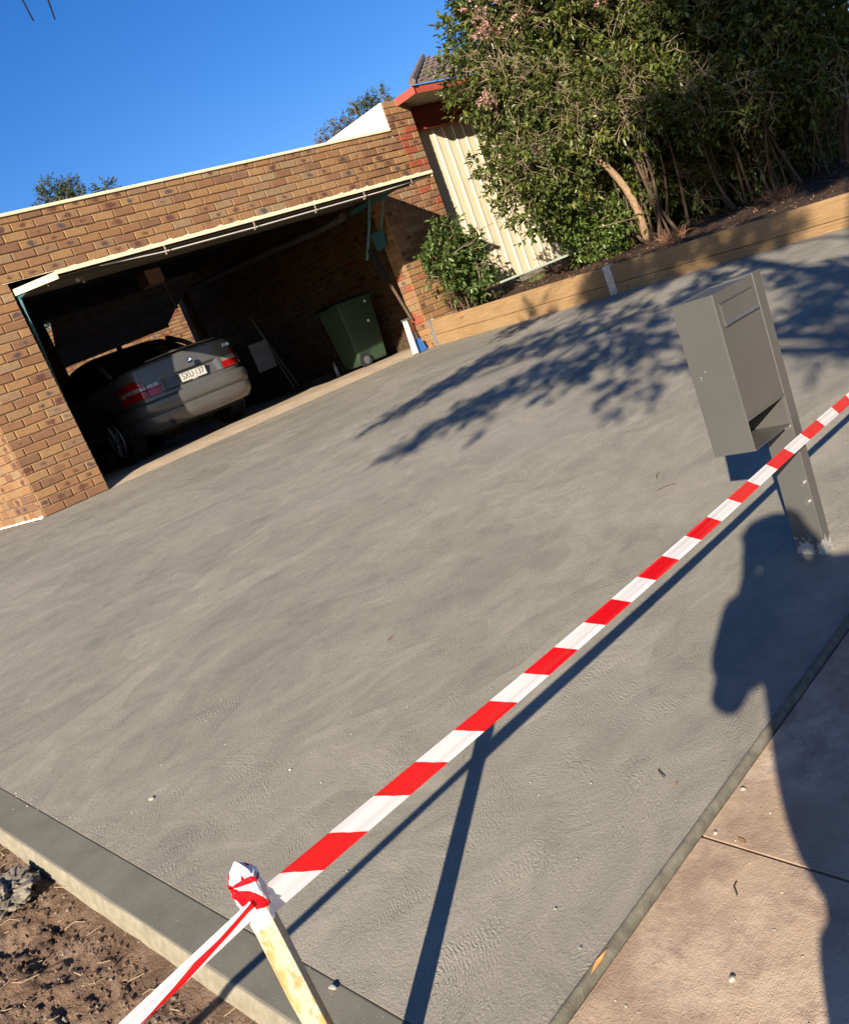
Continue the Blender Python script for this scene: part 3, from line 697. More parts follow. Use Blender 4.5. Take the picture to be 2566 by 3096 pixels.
ribbon('tape_strip', [Vector((ST.x-.012, ST.y-.024, -.325))+dL*.03*i+Vector((0, 0, -.0002*i)) for i in range(70)], .036, (0, -.35, 1), .15, crease=.004, uoff=.085, width_end=.042, us=.34, ss=1.1, mat=M_tape2)
def wrap(name, za, zb, r0, r1, mat, amp, seed, close=False, uo=0.):
    n, mm = 48, 14; mb = MB(); uv = []
    for j in range(mm+1):
        t = j/mm; z = za+(zb-za)*t; r = r0+(r1-r0)*t
        if close: r *= (1-t**3*.85)
        for k in range(n):
            a = 2*math.pi*k/n; ca, sa = math.cos(a+rzz), math.sin(a+rzz); e = .62
            cx = math.copysign(abs(math.cos(a))**e, math.cos(a)); sy = math.copysign(abs(math.sin(a))**e, math.sin(a))
            q = r*(1+amp*(noise.noise(Vector((cx*2.2+seed, sy*2.2, z*70)))+.6*noise.noise(Vector((cx*6, sy*6+seed, z*45)))))
            px, py = cx*q, sy*q*.9
            mb.v.append((ST.x+px*math.cos(rzz)-py*math.sin(rzz), ST.y+px*math.sin(rzz)+py*math.cos(rzz), z+.006*math.sin(a+seed)*(1-t*.3))); uv.append((uo+a*.022+z*.2, z*.6))
    for j in range(mm):
        for k in range(n): mb.f.append((j*n+k, j*n+(k+1) % n, (j+1)*n+(k+1) % n, (j+1)*n+k)); mb.mi.append(0)
    if close: mb.f.append(tuple(mm*n+k for k in range(n))); mb.mi.append(0)
    o = mb.build(name, mat, tp, smooth=False); ul = o.data.uv_layers.new(name='uv')
    for lp in o.data.loops: ul.data[lp.index].uv = uv[lp.vertex_index]
    return o
wrap('tape_wrap', -.368, -.318, .0220, .0230, M_tape2, .05, 1.3, uo=.02)
wrap('tape_wrap', -.335, -.285, .0240, .0255, M_tape2, .10, 4.1, uo=.055)
wrap('tape_wrap', -.295, -.258, .0245, .0215, M_tape, .22, 7.7, True, uo=.10)
wrap('tape_wrap', -.280, -.252, .0215, .017, M_tape2, .35, 2.7, True, uo=.05)
sk2 = thing('wooden_stake', (ST.x+dL.x*1.95, ST.y+dL.y*1.95+.02, G(-5, -7.4)-.1), 'second wooden stake at the far end of the left tape span', 'stake')
MB().box((sk2.location.x-.02, sk2.location.y-.02, sk2.location.z), (sk2.location.x+.02, sk2.location.y+.02, -.62+.0)).build('post', M_stake, sk2)
sk3 = thing('wooden_stake', (1.9, -7.70, G(1.9, -7.8)-.1), 'third wooden stake holding the right end of the tape', 'stake')
MB().box((1.9, -7.715, sk3.location.z), (1.94, -7.675, -.22)).build('post', M_stake, sk3)
# ================================================================== foliage machinery
def leaves_obj(name, mat, parent, sprigs, nleaf, L, Wd, seed, spread=.9, slen=.13, tri=False):
    """sprigs: (n,6) array origin + axis. Builds leaves along every sprig as one mesh."""
    g = np.random.default_rng(seed); n = len(sprigs); o = sprigs[:, :3]; a = sprigs[:, 3:]; a = a/np.linalg.norm(a, axis=1, keepdims=True)
    k = nleaf; t = (np.arange(k)+.5)/k
    o = np.repeat(o, k, 0); a = np.repeat(a, k, 0); t = np.tile(t, n)
    o = o+a*(t*slen)[:, None]*g.uniform(.7, 1.3, (n*k, 1))
    r = g.normal(size=(n*k, 3)); r -= a*(r*a).sum(1, keepdims=True); r /= np.linalg.norm(r, axis=1, keepdims=True)
    d = a*(.35+.65*t)[:, None]+r*spread+np.array([0, 0, -.12]); d /= np.linalg.norm(d, axis=1, keepdims=True)
    up_ = np.array([0, 0, 1.])+g.normal(size=(n*k, 3))*.45; nn = up_-d*(up_*d).sum(1, keepdims=True); nn /= np.linalg.norm(nn, axis=1, keepdims=True)
    s = np.cross(d, nn); ll = (L*g.uniform(.6, 1.2, n*k))[:, None]; ww = ll*Wd/L/2
    P = np.stack([o, o+d*ll*.30+s*ww+nn*ll*.07, o+d*ll*.70+s*ww*.8+nn*ll*.05, o+d*ll-nn*ll*.10, o+d*ll*.70-s*ww*.8+nn*ll*.05, o+d*ll*.30-s*ww+nn*ll*.07], 1)
    nv = n*k; me = bpy.data.meshes.new(name); me.vertices.add(nv*6); me.vertices.foreach_set('co', P.reshape(-1).astype(np.float32))
    idx = (np.arange(nv)*6)[:, None]+np.array([0, 1, 2, 3, 0, 3, 4, 5])[None]
    me.loops.add(nv*8); me.loops.foreach_set('vertex_index', idx.reshape(-1).astype(np.int32))
    me.polygons.add(nv*2); me.polygons.foreach_set('loop_start', np.arange(nv*2, dtype=np.int32)*4); 
    try: me.polygons.foreach_set('loop_total', np.full(nv*2, 4, np.int32))
    except Exception: pass
    me.update(calc_edges=True)
    at = me.attributes.new('rnd', 'FLOAT', 'FACE'); base = np.repeat(g.random(n), k)*.45+g.random(nv)*.55
    at.data.foreach_set('value', np.repeat(base, 2).astype(np.float32)); me.materials.append(mat)
    ob = bpy.data.objects.new(name, me); C.objects.link(ob)
    if parent: attach(ob, parent)
    return ob
def blob_sprigs(blobs, dens, seed, inner=.35, up_b=.35):
    g = np.random.default_rng(seed); out = []
    for (x, y, z, rx, ry, rz) in blobs:
        n = int(dens*rx*rz*4)
        u = g.normal(size=(n, 3)); u /= np.linalg.norm(u, axis=1, keepdims=True)
        rad = np.where(g.random(n) < inner, g.uniform(.2, .85, n), g.uniform(.82, 1.12, n))
        # lumpy outline
        lump = 1+.22*np.sin(u[:, 0]*7+x*3)*np.sin(u[:, 2]*6+y*2)+.12*np.sin(u[:, 1]*13+z)
        p = u*(rad*lump)[:, None]*np.array([rx, ry, rz])+np.array([x, y, z])
        a = u+g.normal(size=(n, 3))*.5+np.array([0, 0, up_b]); out.append(np.hstack([p, a]))
    return np.vstack(out)
def wander(a, b, n, amp, g):
    a, b = Vector(a), Vector(b); pts = []
    o1 = Vector(g.normal(size=3)); o2 = Vector(g.normal(size=3))
    for i in range(n+1):
        t = i/n; pts.append(a.lerp(b, t)+o1*amp*math.sin(t*math.pi)+o2*amp*.5*math.sin(t*2*math.pi)*(1 if 0 < i < n else 0))
    return pts
def dead_twigs(blobs, count, seed, parent, name='twigs', mat=None, L=(.15, .45), r=.004):
    g = np.random.default_rng(seed); mb = MB()
    for _ in range(count):
        x, y, z, rx, ry, rz = blobs[g.integers(len(blobs))]
        q_ = g.normal(size=3); q_[1] = -abs(q_[1])*1.3-.3; q_[0] -= .3; q_ /= np.linalg.norm(q_); p = Vector((x, y, z))+Vector(q_*g.uniform(.5, 1.12)*np.array([rx, ry, rz])); d = Vector(g.normal(size=3)+np.array([-.3, -.4, -.1])).normalized(); l = g.uniform(*L)
        k = Vector(g.normal(size=3))*.25*l
        pts = [p, p+d*l*.35+k*.4, p+d*l*.7+k*.1, p+d*l+k*.8]; rr = r*g.uniform(.5, 1.4)
        mb.tube(pts, [rr, rr*.8, rr*.6, rr*.3], 4, cap=False)
        for q in range(2):
            s0 = pts[1+q]; e = s0+(d+Vector(g.normal(size=3))*.8).normalized()*l*.4; mb.tube([s0, (s0+e)/2+k*.1, e], [rr*.6, rr*.5, rr*.2], 3, cap=False)
    return tag(mb.build(name, mat or M_twig, parent), kind='stuff')
def shrub(name, base, blobs, label, cat, group, seed, dens=220, mat=M_leaf, stems=5, L=.078, W=.033, tw=60, sr=.03, flowers=None, nleaf=9):
    g = np.random.default_rng(seed); t = thing(name, base, label, cat, group)
    mb = MB()
    for i in range(stems):
        bx, by, bz, rx, ry, rz = blobs[i % len(blobs)]
        s = Vector(base)+Vector((g.normal()*.20*min(1, rx*2), g.normal()*.20*min(1, rx*2), -.05)); e = Vector((bx, by, bz))*.6+Vector((s.x, s.y, bz))*.4+Vector(g.normal(size=3)*np.array([rx, ry, rz])*.4)
        pts = wander(s, e, 10, .07, g); r0 = sr*g.uniform(.5, 1.2)
        mb.tube(pts, [r0*(1-.75*k/10) for k in range(11)], 7)
        for q in range(7):
            k = g.integers(3, 10); e2 = pts[k]+Vector(g.normal(size=3)+np.array([0, 0, .4])).normalized()*g.uniform(.25, .55)*rx*1.6
            mb.tube(wander(pts[k], e2, 5, .04, g), [r0*.4*(1-.8*j/5) for j in range(6)], 5, cap=False)
    mb.build('trunk', M_bark, t, smooth=True)
    leaves_obj('crown', mat, t, blob_sprigs(blobs, dens*2.4, seed), nleaf, L, W, seed)
    if tw: dead_twigs(blobs[:5], tw, seed+5, t, r=.005)
    if flowers:
        for fi, (fx, fy, fz, fr) in enumerate(flowers):
            sp = []
            for _ in range(40):
                u = g.normal(size=3)*fr*.8; sp.append([fx+u[0], fy+u[1], fz+u[2], u[0], u[1], abs(u[2])+.05])
            tag(leaves_obj('flower_head', M_flower, t, np.array(sp), 18, .026, .020, seed+9+fi, 1.2, .07), kind='stuff')
    return t
HG = 'tall hedge shrubs behind the sleeper wall'
shrub('hedge_shrub', (6.95, -2.12, .24), [(6.12, -1.6, 3.2, .42, .6, .5), (6.87, -1.9, 3.1, .62, .7, .7), (5.74, -1.6, 2.6, .42, .5, .46), (6.13, -1.9, 2.15, .55, .6, .55), (5.44, -1.85, 1.62, .36, .45, .40), (5.42, -1.9, 1.12, .30, .36, .30), (5.87, -2.1, 1.35, .36, .4, .38), (6.95, -1.5, 3.8, .7, .8, .5), (7.3, -1.2, 3.4, .7, .7, .8)],
      'leftmost tall hedge shrub with glossy leaves and pinkish flower heads, drooping over the cream wall', 'shrub', HG, 11, 165, flowers=[(5.82, -1.85, 3.42, .16), (5.90, -1.95, 3.6, .18), (5.72, -1.9, 3.05, .12), (6.45, -2.3, 3.25, .13), (6.2, -2.1, 3.45, .12), (5.42, -1.8, 2.35, .06)], tw=420, stems=9, sr=.024)
shrub('hedge_shrub', (6.9, -2.62, .2), [(7.11, -2.6, 2.75, .65, .65, .7), (6.54, -2.6, 1.85, .5, .5, .5), (7.0, -2.3, 3.4, .8, .7, .6), (6.1, -2.35, 1.75, .3, .35, .35), (7.4, -2.2, 2.0, .5, .5, .6), (7.0, -2.2, .95, .35, .3, .45)],
      'hedge shrub behind the letterbox left edge, with peeling pale trunks showing below', 'shrub', HG, 12, 115, tw=420, stems=10, sr=.022, flowers=[(6.55, -2.9, 2.95, .12)])
shrub('hedge_shrub', (7.9, -3.1, .2), [(7.52, -3.1, 2.35, .65, .65, .7), (7.05, -3.1, 1.55, .5, .5, .42), (7.7, -2.9, 3.0, .7, .7, .6), (7.9, -2.6, 1.6, .6, .6, .6), (7.9, -2.5, .8, .45, .3, .45)],
      'dense hedge shrub with many bare dry twigs, third from the left in the row', 'shrub', HG, 13, 115, tw=380, stems=9, sr=.022)
shrub('hedge_shrub', (8.4, -3.5, .18), [(7.68, -3.8, 1.95, .6, .6, .6), (7.3, -3.7, 1.35, .42, .45, .35), (8.1, -3.6, 2.7, .8, .7, .6), (8.4, -3.2, 1.5, .6, .6, .6), (8.5, -3.0, .7, .5, .3, .4)],
      'dark shaded hedge shrub with a thin curving trunk, fourth from the left', 'shrub', HG, 14, 125, tw=260, stems=8, sr=.022)
shrub('hedge_shrub', (8.9, -3.95, .16), [(7.95, -4.5, 1.7, .6, .6, .6), (7.55, -4.4, 1.2, .4, .5, .3), (8.4, -4.4, 2.4, .8, .7, .7), (9.0, -3.7, 1.4, .7, .7, .7), (9.2, -3.4, .7, .5, .3, .4)],
      'rightmost hedge shrub with a forked reddish trunk at the edge of the photo', 'shrub', HG, 15, 125, tw=160, stems=7, sr=.03)
BG = 'dense shrubs at the back of the garden bed'
for i, (bx, by, lab) in enumerate(((8.6, -1.0, 'dense dark shrub filling the back of the bed beside the cream wall'), (9.8, -1.8, 'dense dark shrub deep in the bed behind the hedge trunks'), (10.6, -2.9, 'dense dark shrub at the far right back of the bed'))):
    shrub('background_shrub', (bx, by, .35), [(bx, by, .9, .85, .6, .75), (bx-.5, by, .7, .6, .4, .55), (bx+.6, by-.1, .7, .6, .4, .55), (bx+.1, by+.2, 2.1, .9, .7, .9), (bx+.2, by, 3.2, .9, .8, .9)], lab, 'shrub', BG, 30+i, 200, tw=20, stems=4, L=.075, W=.034)
shrub('low_shrub', (6.55, -1.9, .24), [(6.35, -1.95, .62, .34, .34, .33), (6.05, -1.75, .85, .22, .22, .22), (6.7, -1.9, .5, .26, .26, .25), (6.15, -1.6, 1.15, .16, .16, .16)], 'low bright green bush at the foot of the pale leaning trunk', 'bush', None, 21, 330, mat=M_leaf2, L=.05, W=.026, tw=15, stems=5, sr=.012)
shrub('young_shrub', (5.24, -.55, .27), [(5.26, -.6, .72, .30, .28, .26), (5.05, -.6, 1.0, .24, .22, .2), (5.5, -.58, .60, .25, .22, .22), (5.4, -.6, .98, .26, .2, .22), (4.88, -.62, .82, .13, .13, .13), (5.28, -.62, 1.22, .07, .07, .17), (5.1, -.66, 1.2, .05, .05, .14), (5.45, -.6, 1.25, .05, .05, .15), (4.92, -.62, 1.02, .05, .05, .13), (5.66, -.62, .98, .09, .09, .2)], 'small leafy shrub in front of the brick corner at the end of the sleeper wall', 'shrub', None, 22, 120, mat=M_leaf3, L=.082, W=.034, tw=18, stems=7, sr=.012)
# thick pale leaning trunk, reads through the hedge
g0 = np.random.default_rng(3)
tk = thing('leaning_tree', (6.95, -2.25, .22), 'thick pale leaning trunk with peeling bark in the middle of the hedge', 'tree')
MB().tube(wander((6.95, -2.25, .18), (6.05, -2.3, 1.62), 10, .05, g0), [.055-.002*i for i in range(11)], 9).build('trunk', barkm('peeling_bark', (.42, .28, .17)), tk, smooth=True)
# dry tufts and grass on the bed
def tuft(p, n, h, mat, seed, label, cat, name, spread=.5):
    g = np.random.default_rng(seed); mb = MB()
    for _ in range(n):
        b = Vector(p)+Vector((g.normal()*.05, g.normal()*.05, -.01)); d = Vector((g.normal()*spread, g.normal()*spread, 1)).normalized(); l = h*g.uniform(.5, 1.2); s = d.cross(Vector(g.normal(size=3))).normalized()*.003
        m_ = b+d*l*.6; e = b+d*l+Vector((0, 0, -l*.25))+Vector(g.normal(size=3))*l*.15
        mb.add([b-s, b+s, m_+s*.8, m_-s*.8, e], [(0, 1, 2, 3), (3, 2, 4)])
    o = mb.build(name, mat); return tag(o, label, cat)
M_dry = simple('dry_stalks', (.26, .13, .075), .9, .2, 0, .3, 20); M_grass = simple('grass_blades', (.12, .15, .04), .7, .3, 0, .4, 20)
for i, (x, y, lab) in enumerate(((7.0, -4.0, 'reddish dry tuft behind the letterbox near the sleeper top'), (7.9, -4.6, 'larger dry russet tuft near the right end of the bed'), (6.0, -3.2, 'small dry tuft in the shade beside the hedge trunks'))):
    o = tuft((x, y, bedn(x, y)), 160, .26, M_dry, 60+i, lab, 'dead plant', 'dry_tuft', .8)
for i, (x, y, lab) in enumerate(((6.1, -.25, 'thin green grass tuft beside the cream wall plinth'), (6.5, -.75, 'low grass tuft growing between the shrub and the hedge'))):
    tuft((x, y, bedn(x, y)), 180, .12, M_grass, 70+i, lab, 'grass tuft', 'grass_tuft', .9)
# leaf litter on the bed: countless bits
mb = MB(); g = np.random.default_rng(5)
for _ in range(2600):
    x = g.uniform(5.05, 9.); y = g.uniform(-6, -.05); z = bedn(x, y)+.004; a = g.uniform(0, 6.3); l = g.uniform(.012, .045); d = Vector((math.cos(a), math.sin(a), g.normal()*.35))*l; s = Vector((-d.y, d.x, g.normal()*l*.3))*.28
    c = Vector((x, y, z)); mb.quad(c-d, c-s, c+d, c+s)
tag(mb.build('leaf_litter', simple('litter', (.17, .10, .06), .9, .2, 0, .5, 6)), kind='stuff')
# far trees over the parapet
def far_tree(c, r, label, seed, mat=M_far, trunk_h=5., dens=60, L=.22, W=.06, blobs=None, nleaf=10, slen=.5):
    b = blobs or [(c[0], c[1], c[2], r, r, r*.8)]
    t = thing('distant_tree', (c[0], c[1], c[2]-trunk_h), label, 'tree', 'trees beyond the garage'); g = np.random.default_rng(seed); mb = MB()
    mb.tube(wander((c[0], c[1], c[2]-trunk_h), c, 8, .2, g), [.22*(1-.8*k/8) for k in range(9)], 8)
    for q in range(16):
        bb = b[q % len(b)]; mb.tube(wander((c[0], c[1], c[2]-r*.8), Vector(bb[:3])+Vector(g.normal(size=3))*bb[3]*.6, 5, .12, g), [.06*(1-.8*k/5) for k in range(6)], 5)
    mb.build('trunk', M_treebark, t, smooth=True); leaves_obj('crown', mat, t, blob_sprigs(b, dens, seed, .5), nleaf, L, W, seed, .7, slen); return t
def polar(dx, dist):
    return None
far_tree((9.45, 17.95, 7.45), .9, 'small dark green tree crown above the left end of the parapet', 41, blobs=[(9.45, 17.95, 7.55, .42, .5, .34), (9.9, 17.75, 7.45, .32, .4, .3), (10.7, 17.4, 7.2, .16, .3, .22), (10.95, 17.3, 7.25, .14, .3, .14), (9.9, 17.9, 6.9, .5, .5, .4)], dens=260, L=.10, W=.035, slen=.2)
far_tree((16.9, 12.9, 6.4), 1.3, 'russet and green tree above the white gable end', 42, blobs=[(16.3, 13.3, 6.15, .30, .4, .30), (16.65, 13.0, 6.42, .28, .4, .26), (16.2, 13.4, 5.75, .28, .5, .3), (16.8, 12.9, 6.0, .45, .6, .42)], dens=170, L=.10, W=.03, slen=.22, mat=M_far2)
far_tree((17.5, 12.3, 6.6), 1.0, 'yellowish green tree top between the gable and the red eave', 43, blobs=[(17.3, 12.5, 6.62, .30, .5, .24), (17.75, 12.15, 6.75, .2, .3, .2)], dens=300, L=.10, W=.035, slen=.2)
far_tree((15.3, 14.1, 5.5), 1.0, 'thin pale tree top just over the parapet left of the gable', 44, blobs=[(15.2, 14.2, 5.6, .26, .3, .24), (15.5, 14.0, 5.4, .3, .4, .2)], dens=130, L=.10, W=.03, slen=.2)
far_tree((5.6, 13.3, 2.6), 1.2, 'bright green bush seen through the back of the garage', 45, blobs=[(5.2, 13.8, 3.2, 1.5, .8, 1.6)], mat=M_leaf2, dens=70, L=.12, W=.05, trunk_h=2.6)

# ------------------------------------------------------------------ street tree overhead whose shadow falls on the slab
TS = thing('street_tree', (-8.2, -13.6, -1.3), 'leafy street tree behind the photographer, its twigs hanging into the top left corner', 'tree')
clumps = [(1.26,-3.03,-0.23,0.050),(1.51,-3.07,-0.22,0.059),(1.74,-3.09,-0.22,0.069),(2.10,-2.96,-0.20,0.080),(2.37,-2.93,-0.19,0.100),(2.73,-2.90,-0.18,0.122),(3.11,-2.86,-0.17,0.144),(3.26,-3.12,-0.18,0.162),(0.39,-4.18,-0.35,0.041),(0.57,-4.15,-0.34,0.049),(0.75,-4.16,-0.33,0.057),(1.05,-4.11,-0.32,0.073),(1.22,-4.18,-0.32,0.088),(1.43,-4.19,-0.31,0.105),(1.75,-4.18,-0.30,0.123),(1.76,-4.42,-0.31,0.128),(1.77,-4.65,-0.33,0.124),(1.79,-4.87,-0.34,0.107),(1.20,-5.44,-0.41,0.069),(2.51,-4.52,-0.29,0.134),(2.01,-5.07,-0.35,0.107),(2.35,-5.03,-0.33,0.125),(3.15,-3.57,-0.21,0.154),(3.62,-3.53,-0.19,0.141),(0.65,-4.81,-0.39,0.029),(1.04,-4.95,-0.38,0.033),(3.55,-4.08,-0.22,0.142),(3.21,-4.60,-0.27,0.124),(1.53,-5.72,-0.42,0.057),(0.97,-5.87,-0.46,0.041),(0.84,-5.78,-0.45,0.035),(3.73,-4.63,-0.25,0.120),(4.31,-4.46,-0.21,0.109),(4.15,-4.84,-0.24,0.095),(2.21,-6.19,-0.41,0.089),(2.31,-6.34,-0.42,0.100),(1.86,-6.64,-0.46,0.086),(2.67,-6.26,-0.39,0.092),(3.05,-5.90,-0.35,0.099),(3.61,-5.49,-0.30,0.085),(3.37,-6.08,-0.34,0.093),(1.00,-6.83,-0.53,0.023),(1.22,-6.82,-0.51,0.018),(1.35,-6.86,-0.51,0.052),(4.97,-1.82,-0.08,0.140),(4.56,-1.84,-0.08,0.125)]
g = np.random.default_rng(77)
extra = []
for _ in range(110): extra.append((g.uniform(6.3, 9.5), g.uniform(-5.5, -3.0), g.uniform(.3, 3.4), g.uniform(.12, .28)))
for _ in range(34): extra.append((g.uniform(4.7, 5.3), g.uniform(-4.9, -2.6), g.uniform(-.2, .4), g.uniform(.06, .14)))
sp = []; cents = []
S = np.array(SUN)
for (x, y, z, r) in clumps+extra:
    t = g.uniform(8.4, 10.4) if (x, y, z, r) in clumps else g.uniform(12, 15)
    c = np.array([x, y, z])-S*t; cents.append((c, r))
    n = max(3, int(r*r*(2600 if r > .1 else 4200)))
    u = g.normal(size=(n, 3)); u /= np.linalg.norm(u, axis=1, keepdims=True); p = c+u*(r*1.3*g.random((n, 1))**.5)-np.array([0, 0, .03])
    sp.append(np.hstack([p, u+np.array([0, 0, -.3])]))
leaves_obj('crown', M_leaf3, TS, np.vstack(sp), 5, .085, .042, 78, .9, .12)
mb = MB(); root = Vector((-8.2, -13.6, -1.4)); fork = Vector((-7.9, -13.2, 3.0))
mb.tube(wander(root, fork, 8, .08, g), [.2-.008*i for i in range(9)], 12)
cc = [Vector(c) for c, r in cents]
hubs = [Vector((-6.4, -9.8, 3.9)), Vector((-7.2, -10.9, 3.7)), Vector((-5.2, -10.2, 4.5)), Vector((-4.4, -11.6, 5.0)), Vector((-6.2, -12.0, 4.6)), Vector((-3.0, -8.3, 4.6))]
hubpts = []
for h in hubs:
    pts = wander(fork, h, 8, .12, g); mb.tube(pts, [.07-.0055*i for i in range(9)], 7); hubpts += pts[3:]
for c in cc:
    h = min(hubpts, key=lambda q: (q-c).length); mb.tube(wander(h, c, 5, .05, g), [.014, .012, .009, .007, .005, .003], 4)
for tip, mid in (((-2.20, -6.63, 1.51), (-2.235, -6.655, 1.75)), ((-2.15, -6.65, 1.50), (-2.15, -6.70, 1.75)), ((-2.275, -6.615, 1.56), (-2.34, -6.60, 1.62))):
    top = hubs[5]; tip = Vector(tip); mid = Vector(mid)
    mb.tube([tip, tip.lerp(mid, .5)+Vector((.002, .002, 0)), mid, mid.lerp(top, .4)+Vector((.1, .1, .25)), top], [.0022, .0026, .003, .006, .01], 5)
mb.build('trunk', M_treebark, TS, smooth=True)

# ================================================================== car
def car():
    car = thing('parked_car', (2.02, 1.02, .09), 'grey sedan parked nose-in inside the garage, rear lights and plate facing out', 'car', rz=R(-1.0))
    P = lambda o: o
    Mp = N('grey_metallic_paint', .33, .5, .25); v = Mp.co(); Mp.set('Base Color', Mp.mix(Mp.mr(Mp.noise(v, 90, 3, .7), .68, .72, 0, .5), Mp.ramp(Mp.noise(v, 1.5, 3), (.3, (.095, .094, .092)), (.7, (.125, .123, .12))), (.35, .33, .28)))
    Mp.set('Coat Weight', .4); Mp.set('Coat Roughness', .15); Mp = Mp.m
    Mglass = simple('dark_glass', (.01, .012, .012), .08, .6, 0, .1)
    Mred = N('red_lamp_lens', .15, .6); v = Mred.co(); Mred.set('Base Color', Mred.ramp(Mred.noise(Mred.mp(v, (60, 1, 9)), 1.2, 2), (.35, (.22, .004, .006)), (.7, (.50, .010, .012)))); Mred.set('Coat Weight', .6); Mred = Mred.m
    Mclear = N('clear_lamp_lens', .15, .6); v = Mclear.co(); Mclear.set('Base Color', Mclear.ramp(Mclear.noise(Mclear.mp(v, (90, 1, 12)), 1., 2), (.35, (.16, .14, .12)), (.6, (.5, .46, .4)))); Mclear.set('Metallic', .3); Mclear = Mclear.m
    Mtrim = simple('black_trim', (.02, .02, .02), .5, .4, 0, .1)
    key = [(.0, .0), (.30, .012), (.52, .04), (.66, .085), (.755, .16), (.808, .27), (.836, .42), (.85, .7), (.865, 1.3), (.87, 2.2), (.86, 3.0), (.84, 3.7), (.77, 4.2), (.5, 4.43), (0., 4.47)]
    half = []
    for i in range(len(key)-1):
        p0 = key[max(i-1, 0)]; p1, p2 = key[i], key[i+1]; p3 = key[min(i+2, len(key)-1)]; m_ = 8 if i < 6 else 4
        if i == 0: p0 = (-.30, .012)
        if i == len(key)-2: p3 = (-.5, 4.43)
        for k in range(m_):
            t = k/m_; f = lambda a, b, c, d: .5*(2*b+(c-a)*t+(2*a-5*b+4*c-d)*t*t+(3*b-a-3*c+d)*t**3)
            half.append((f(p0[0], p1[0], p2[0], p3[0]), f(p0[1], p1[1], p2[1], p3[1])))
    half.append(key[-1])
    n = len(half); nor = []
    for i in range(n):
        a = half[max(i-1, 0)]; b = half[min(i+1, n-1)]; t = Vector((b[0]-a[0], b[1]-a[1])); nv = Vector((t.y, -t.x)).normalized()
        if i == 0: nv = Vector((0, -1))
        if i == n-1: nv = Vector((0, 1))
        nor.append(nv)
    full = [((-x, y), Vector((-nv.x, nv.y))) for (x, y), nv in reversed(list(zip(half, nor)))][:-1]+[((x, y), nv) for (x, y), nv in zip(half, nor)]
    def band(name, mat, prof, x_lo=-2, x_hi=2, ymax=9, mod=None, smooth=True, parent=car, ymin=-1, close_top=False):
        mb = MB(); cols = [(p, nv) for (p, nv) in full if x_lo <= p[0] <= x_hi and p[1] <= ymax and p[1] >= ymin]
        for (p, nv) in cols:
            for (z, d) in prof:
                dd, zz = (mod(p[0], p[1], z, d) if mod else (d, z)); mb.v.append((p[0]+nv.x*dd, p[1]+nv.y*dd, zz))
        k = len(prof)
        for i in range(len(cols)-1):
            for j in range(k-1):
                a = i*k+j; mb.f.append((a, a+k, a+k+1, a+1)); mb.mi.append(0)
        o = bld(mb, name, mat, parent, smooth); return o
    base = Matrix.Translation(car.location) @ car.rotation_euler.to_matrix().to_4x4()
    def bld(mb, name, mat, parent=car, smooth=False, bev=0):
        mb.v = [tuple(base @ Vector(p)) for p in mb.v]; return mb.build(name, mat, parent, smooth, bev=bev)
    # upper body: sides and tail, with the plate recess pressed in
    zs = [.36, .45, .55, .60, .615, .63, .655, .66, .665, .67, .70, .75, .80, .805, .81, .82, .86, .90, .94, .97, .99, 1.005, 1.015]
    def um(x, y, z, d):
        tail = max(0, 1-y/.5); lean = max(0, z-.62)
        dd = -.045-lean*.11*tail - .03*max(0, z-.9)*4*(1-tail)
        if y < .1 and abs(x) < .40 and .66 <= z <= .806:
            e = min(1, max(0, (.40-abs(x))/.02)); dd -= .032*e*(1. if z > .70 else .7)
        if z >= 1.0: dd -= (z-1.0)*1.8
        zz = z + (.018*(1-min(1, abs(x)/.75)**2)*max(0, (z-.8)/.2) if y < .4 else 0)
        if y > .4: zz = z-(.02+.02*max(0, y-3.2)*3)*max(0, (z-.6)/.4)
        return dd, zz
    body = band('body', Mp, [(z, 0) for z in zs], mod=um)
    def bm_(x, y, z, d):
        return d-(.0 if y < .8 else .03), z
    band('bumper', Mp, [(.235, -.10), (.25, -.06), (.30, -.022), (.31, -.015), (.335, -.002), (.40, .006), (.428, .008), (.43, -.001), (.436, -.001), (.438, .010), (.50, .016), (.555, .018), (.575, .016), (.59, .006), (.60, -.012), (.602, -.055)], ymax=1.0, mod=bm_)
    band('bumper_strip', Mtrim, [(.452, .012), (.455, .0125), (.458, .012)], ymax=1.0)
    band('boot_seam', Mtrim, [(.646, -.99), (.6465, .0), (.6505, .0), (.651, -.99)], -.70, .70, .3, mod=lambda x, y, z, d: (um(x, y, z, 0)[0]+(.003 if d > -.5 else -.01), z))
    # deck / boot lid top and bonnet
    mb = MB(); ys = [.10, .13, .2, .35, .5, .62, .9, 1.6, 2.6, 3.2, 3.8, 4.2, 4.38]; nx = 14
    hw = lambda y: np.interp(y, [0, .1, .13, .2, .35, .6, 1.3, 3.0, 3.8, 4.2, 4.4], [.3, .50, .60, .68, .735, .765, .79, .78, .74, .66, .4])
    for y in ys:
        w_ = hw(y)
        for i in range(nx+1):
            t = -1+2*i/nx; z = np.interp(y, [.1, .62, 3.0, 3.8, 4.4], [1.028, 1.035, .98, .90, .72]); mb.v.append((t*w_, y, z+.02*(1-t*t)-.006*(abs(t) > .9)))
    for j in range(len(ys)-1):
        for i in range(nx): a = j*(nx+1)+i; mb.f.append((a, a+1, a+nx+2, a+nx+1)); mb.mi.append(0)
    bld(mb, 'boot_lid', Mp, car, True)
    mb = MB()
    mb.tube([(-.5, .094, 1.040), (-.25, .072, 1.052), (0, .066, 1.056), (.25, .072, 1.052), (.5, .094, 1.040)], .012, 6); bld(mb, 'boot_lip', Mp, car, True)
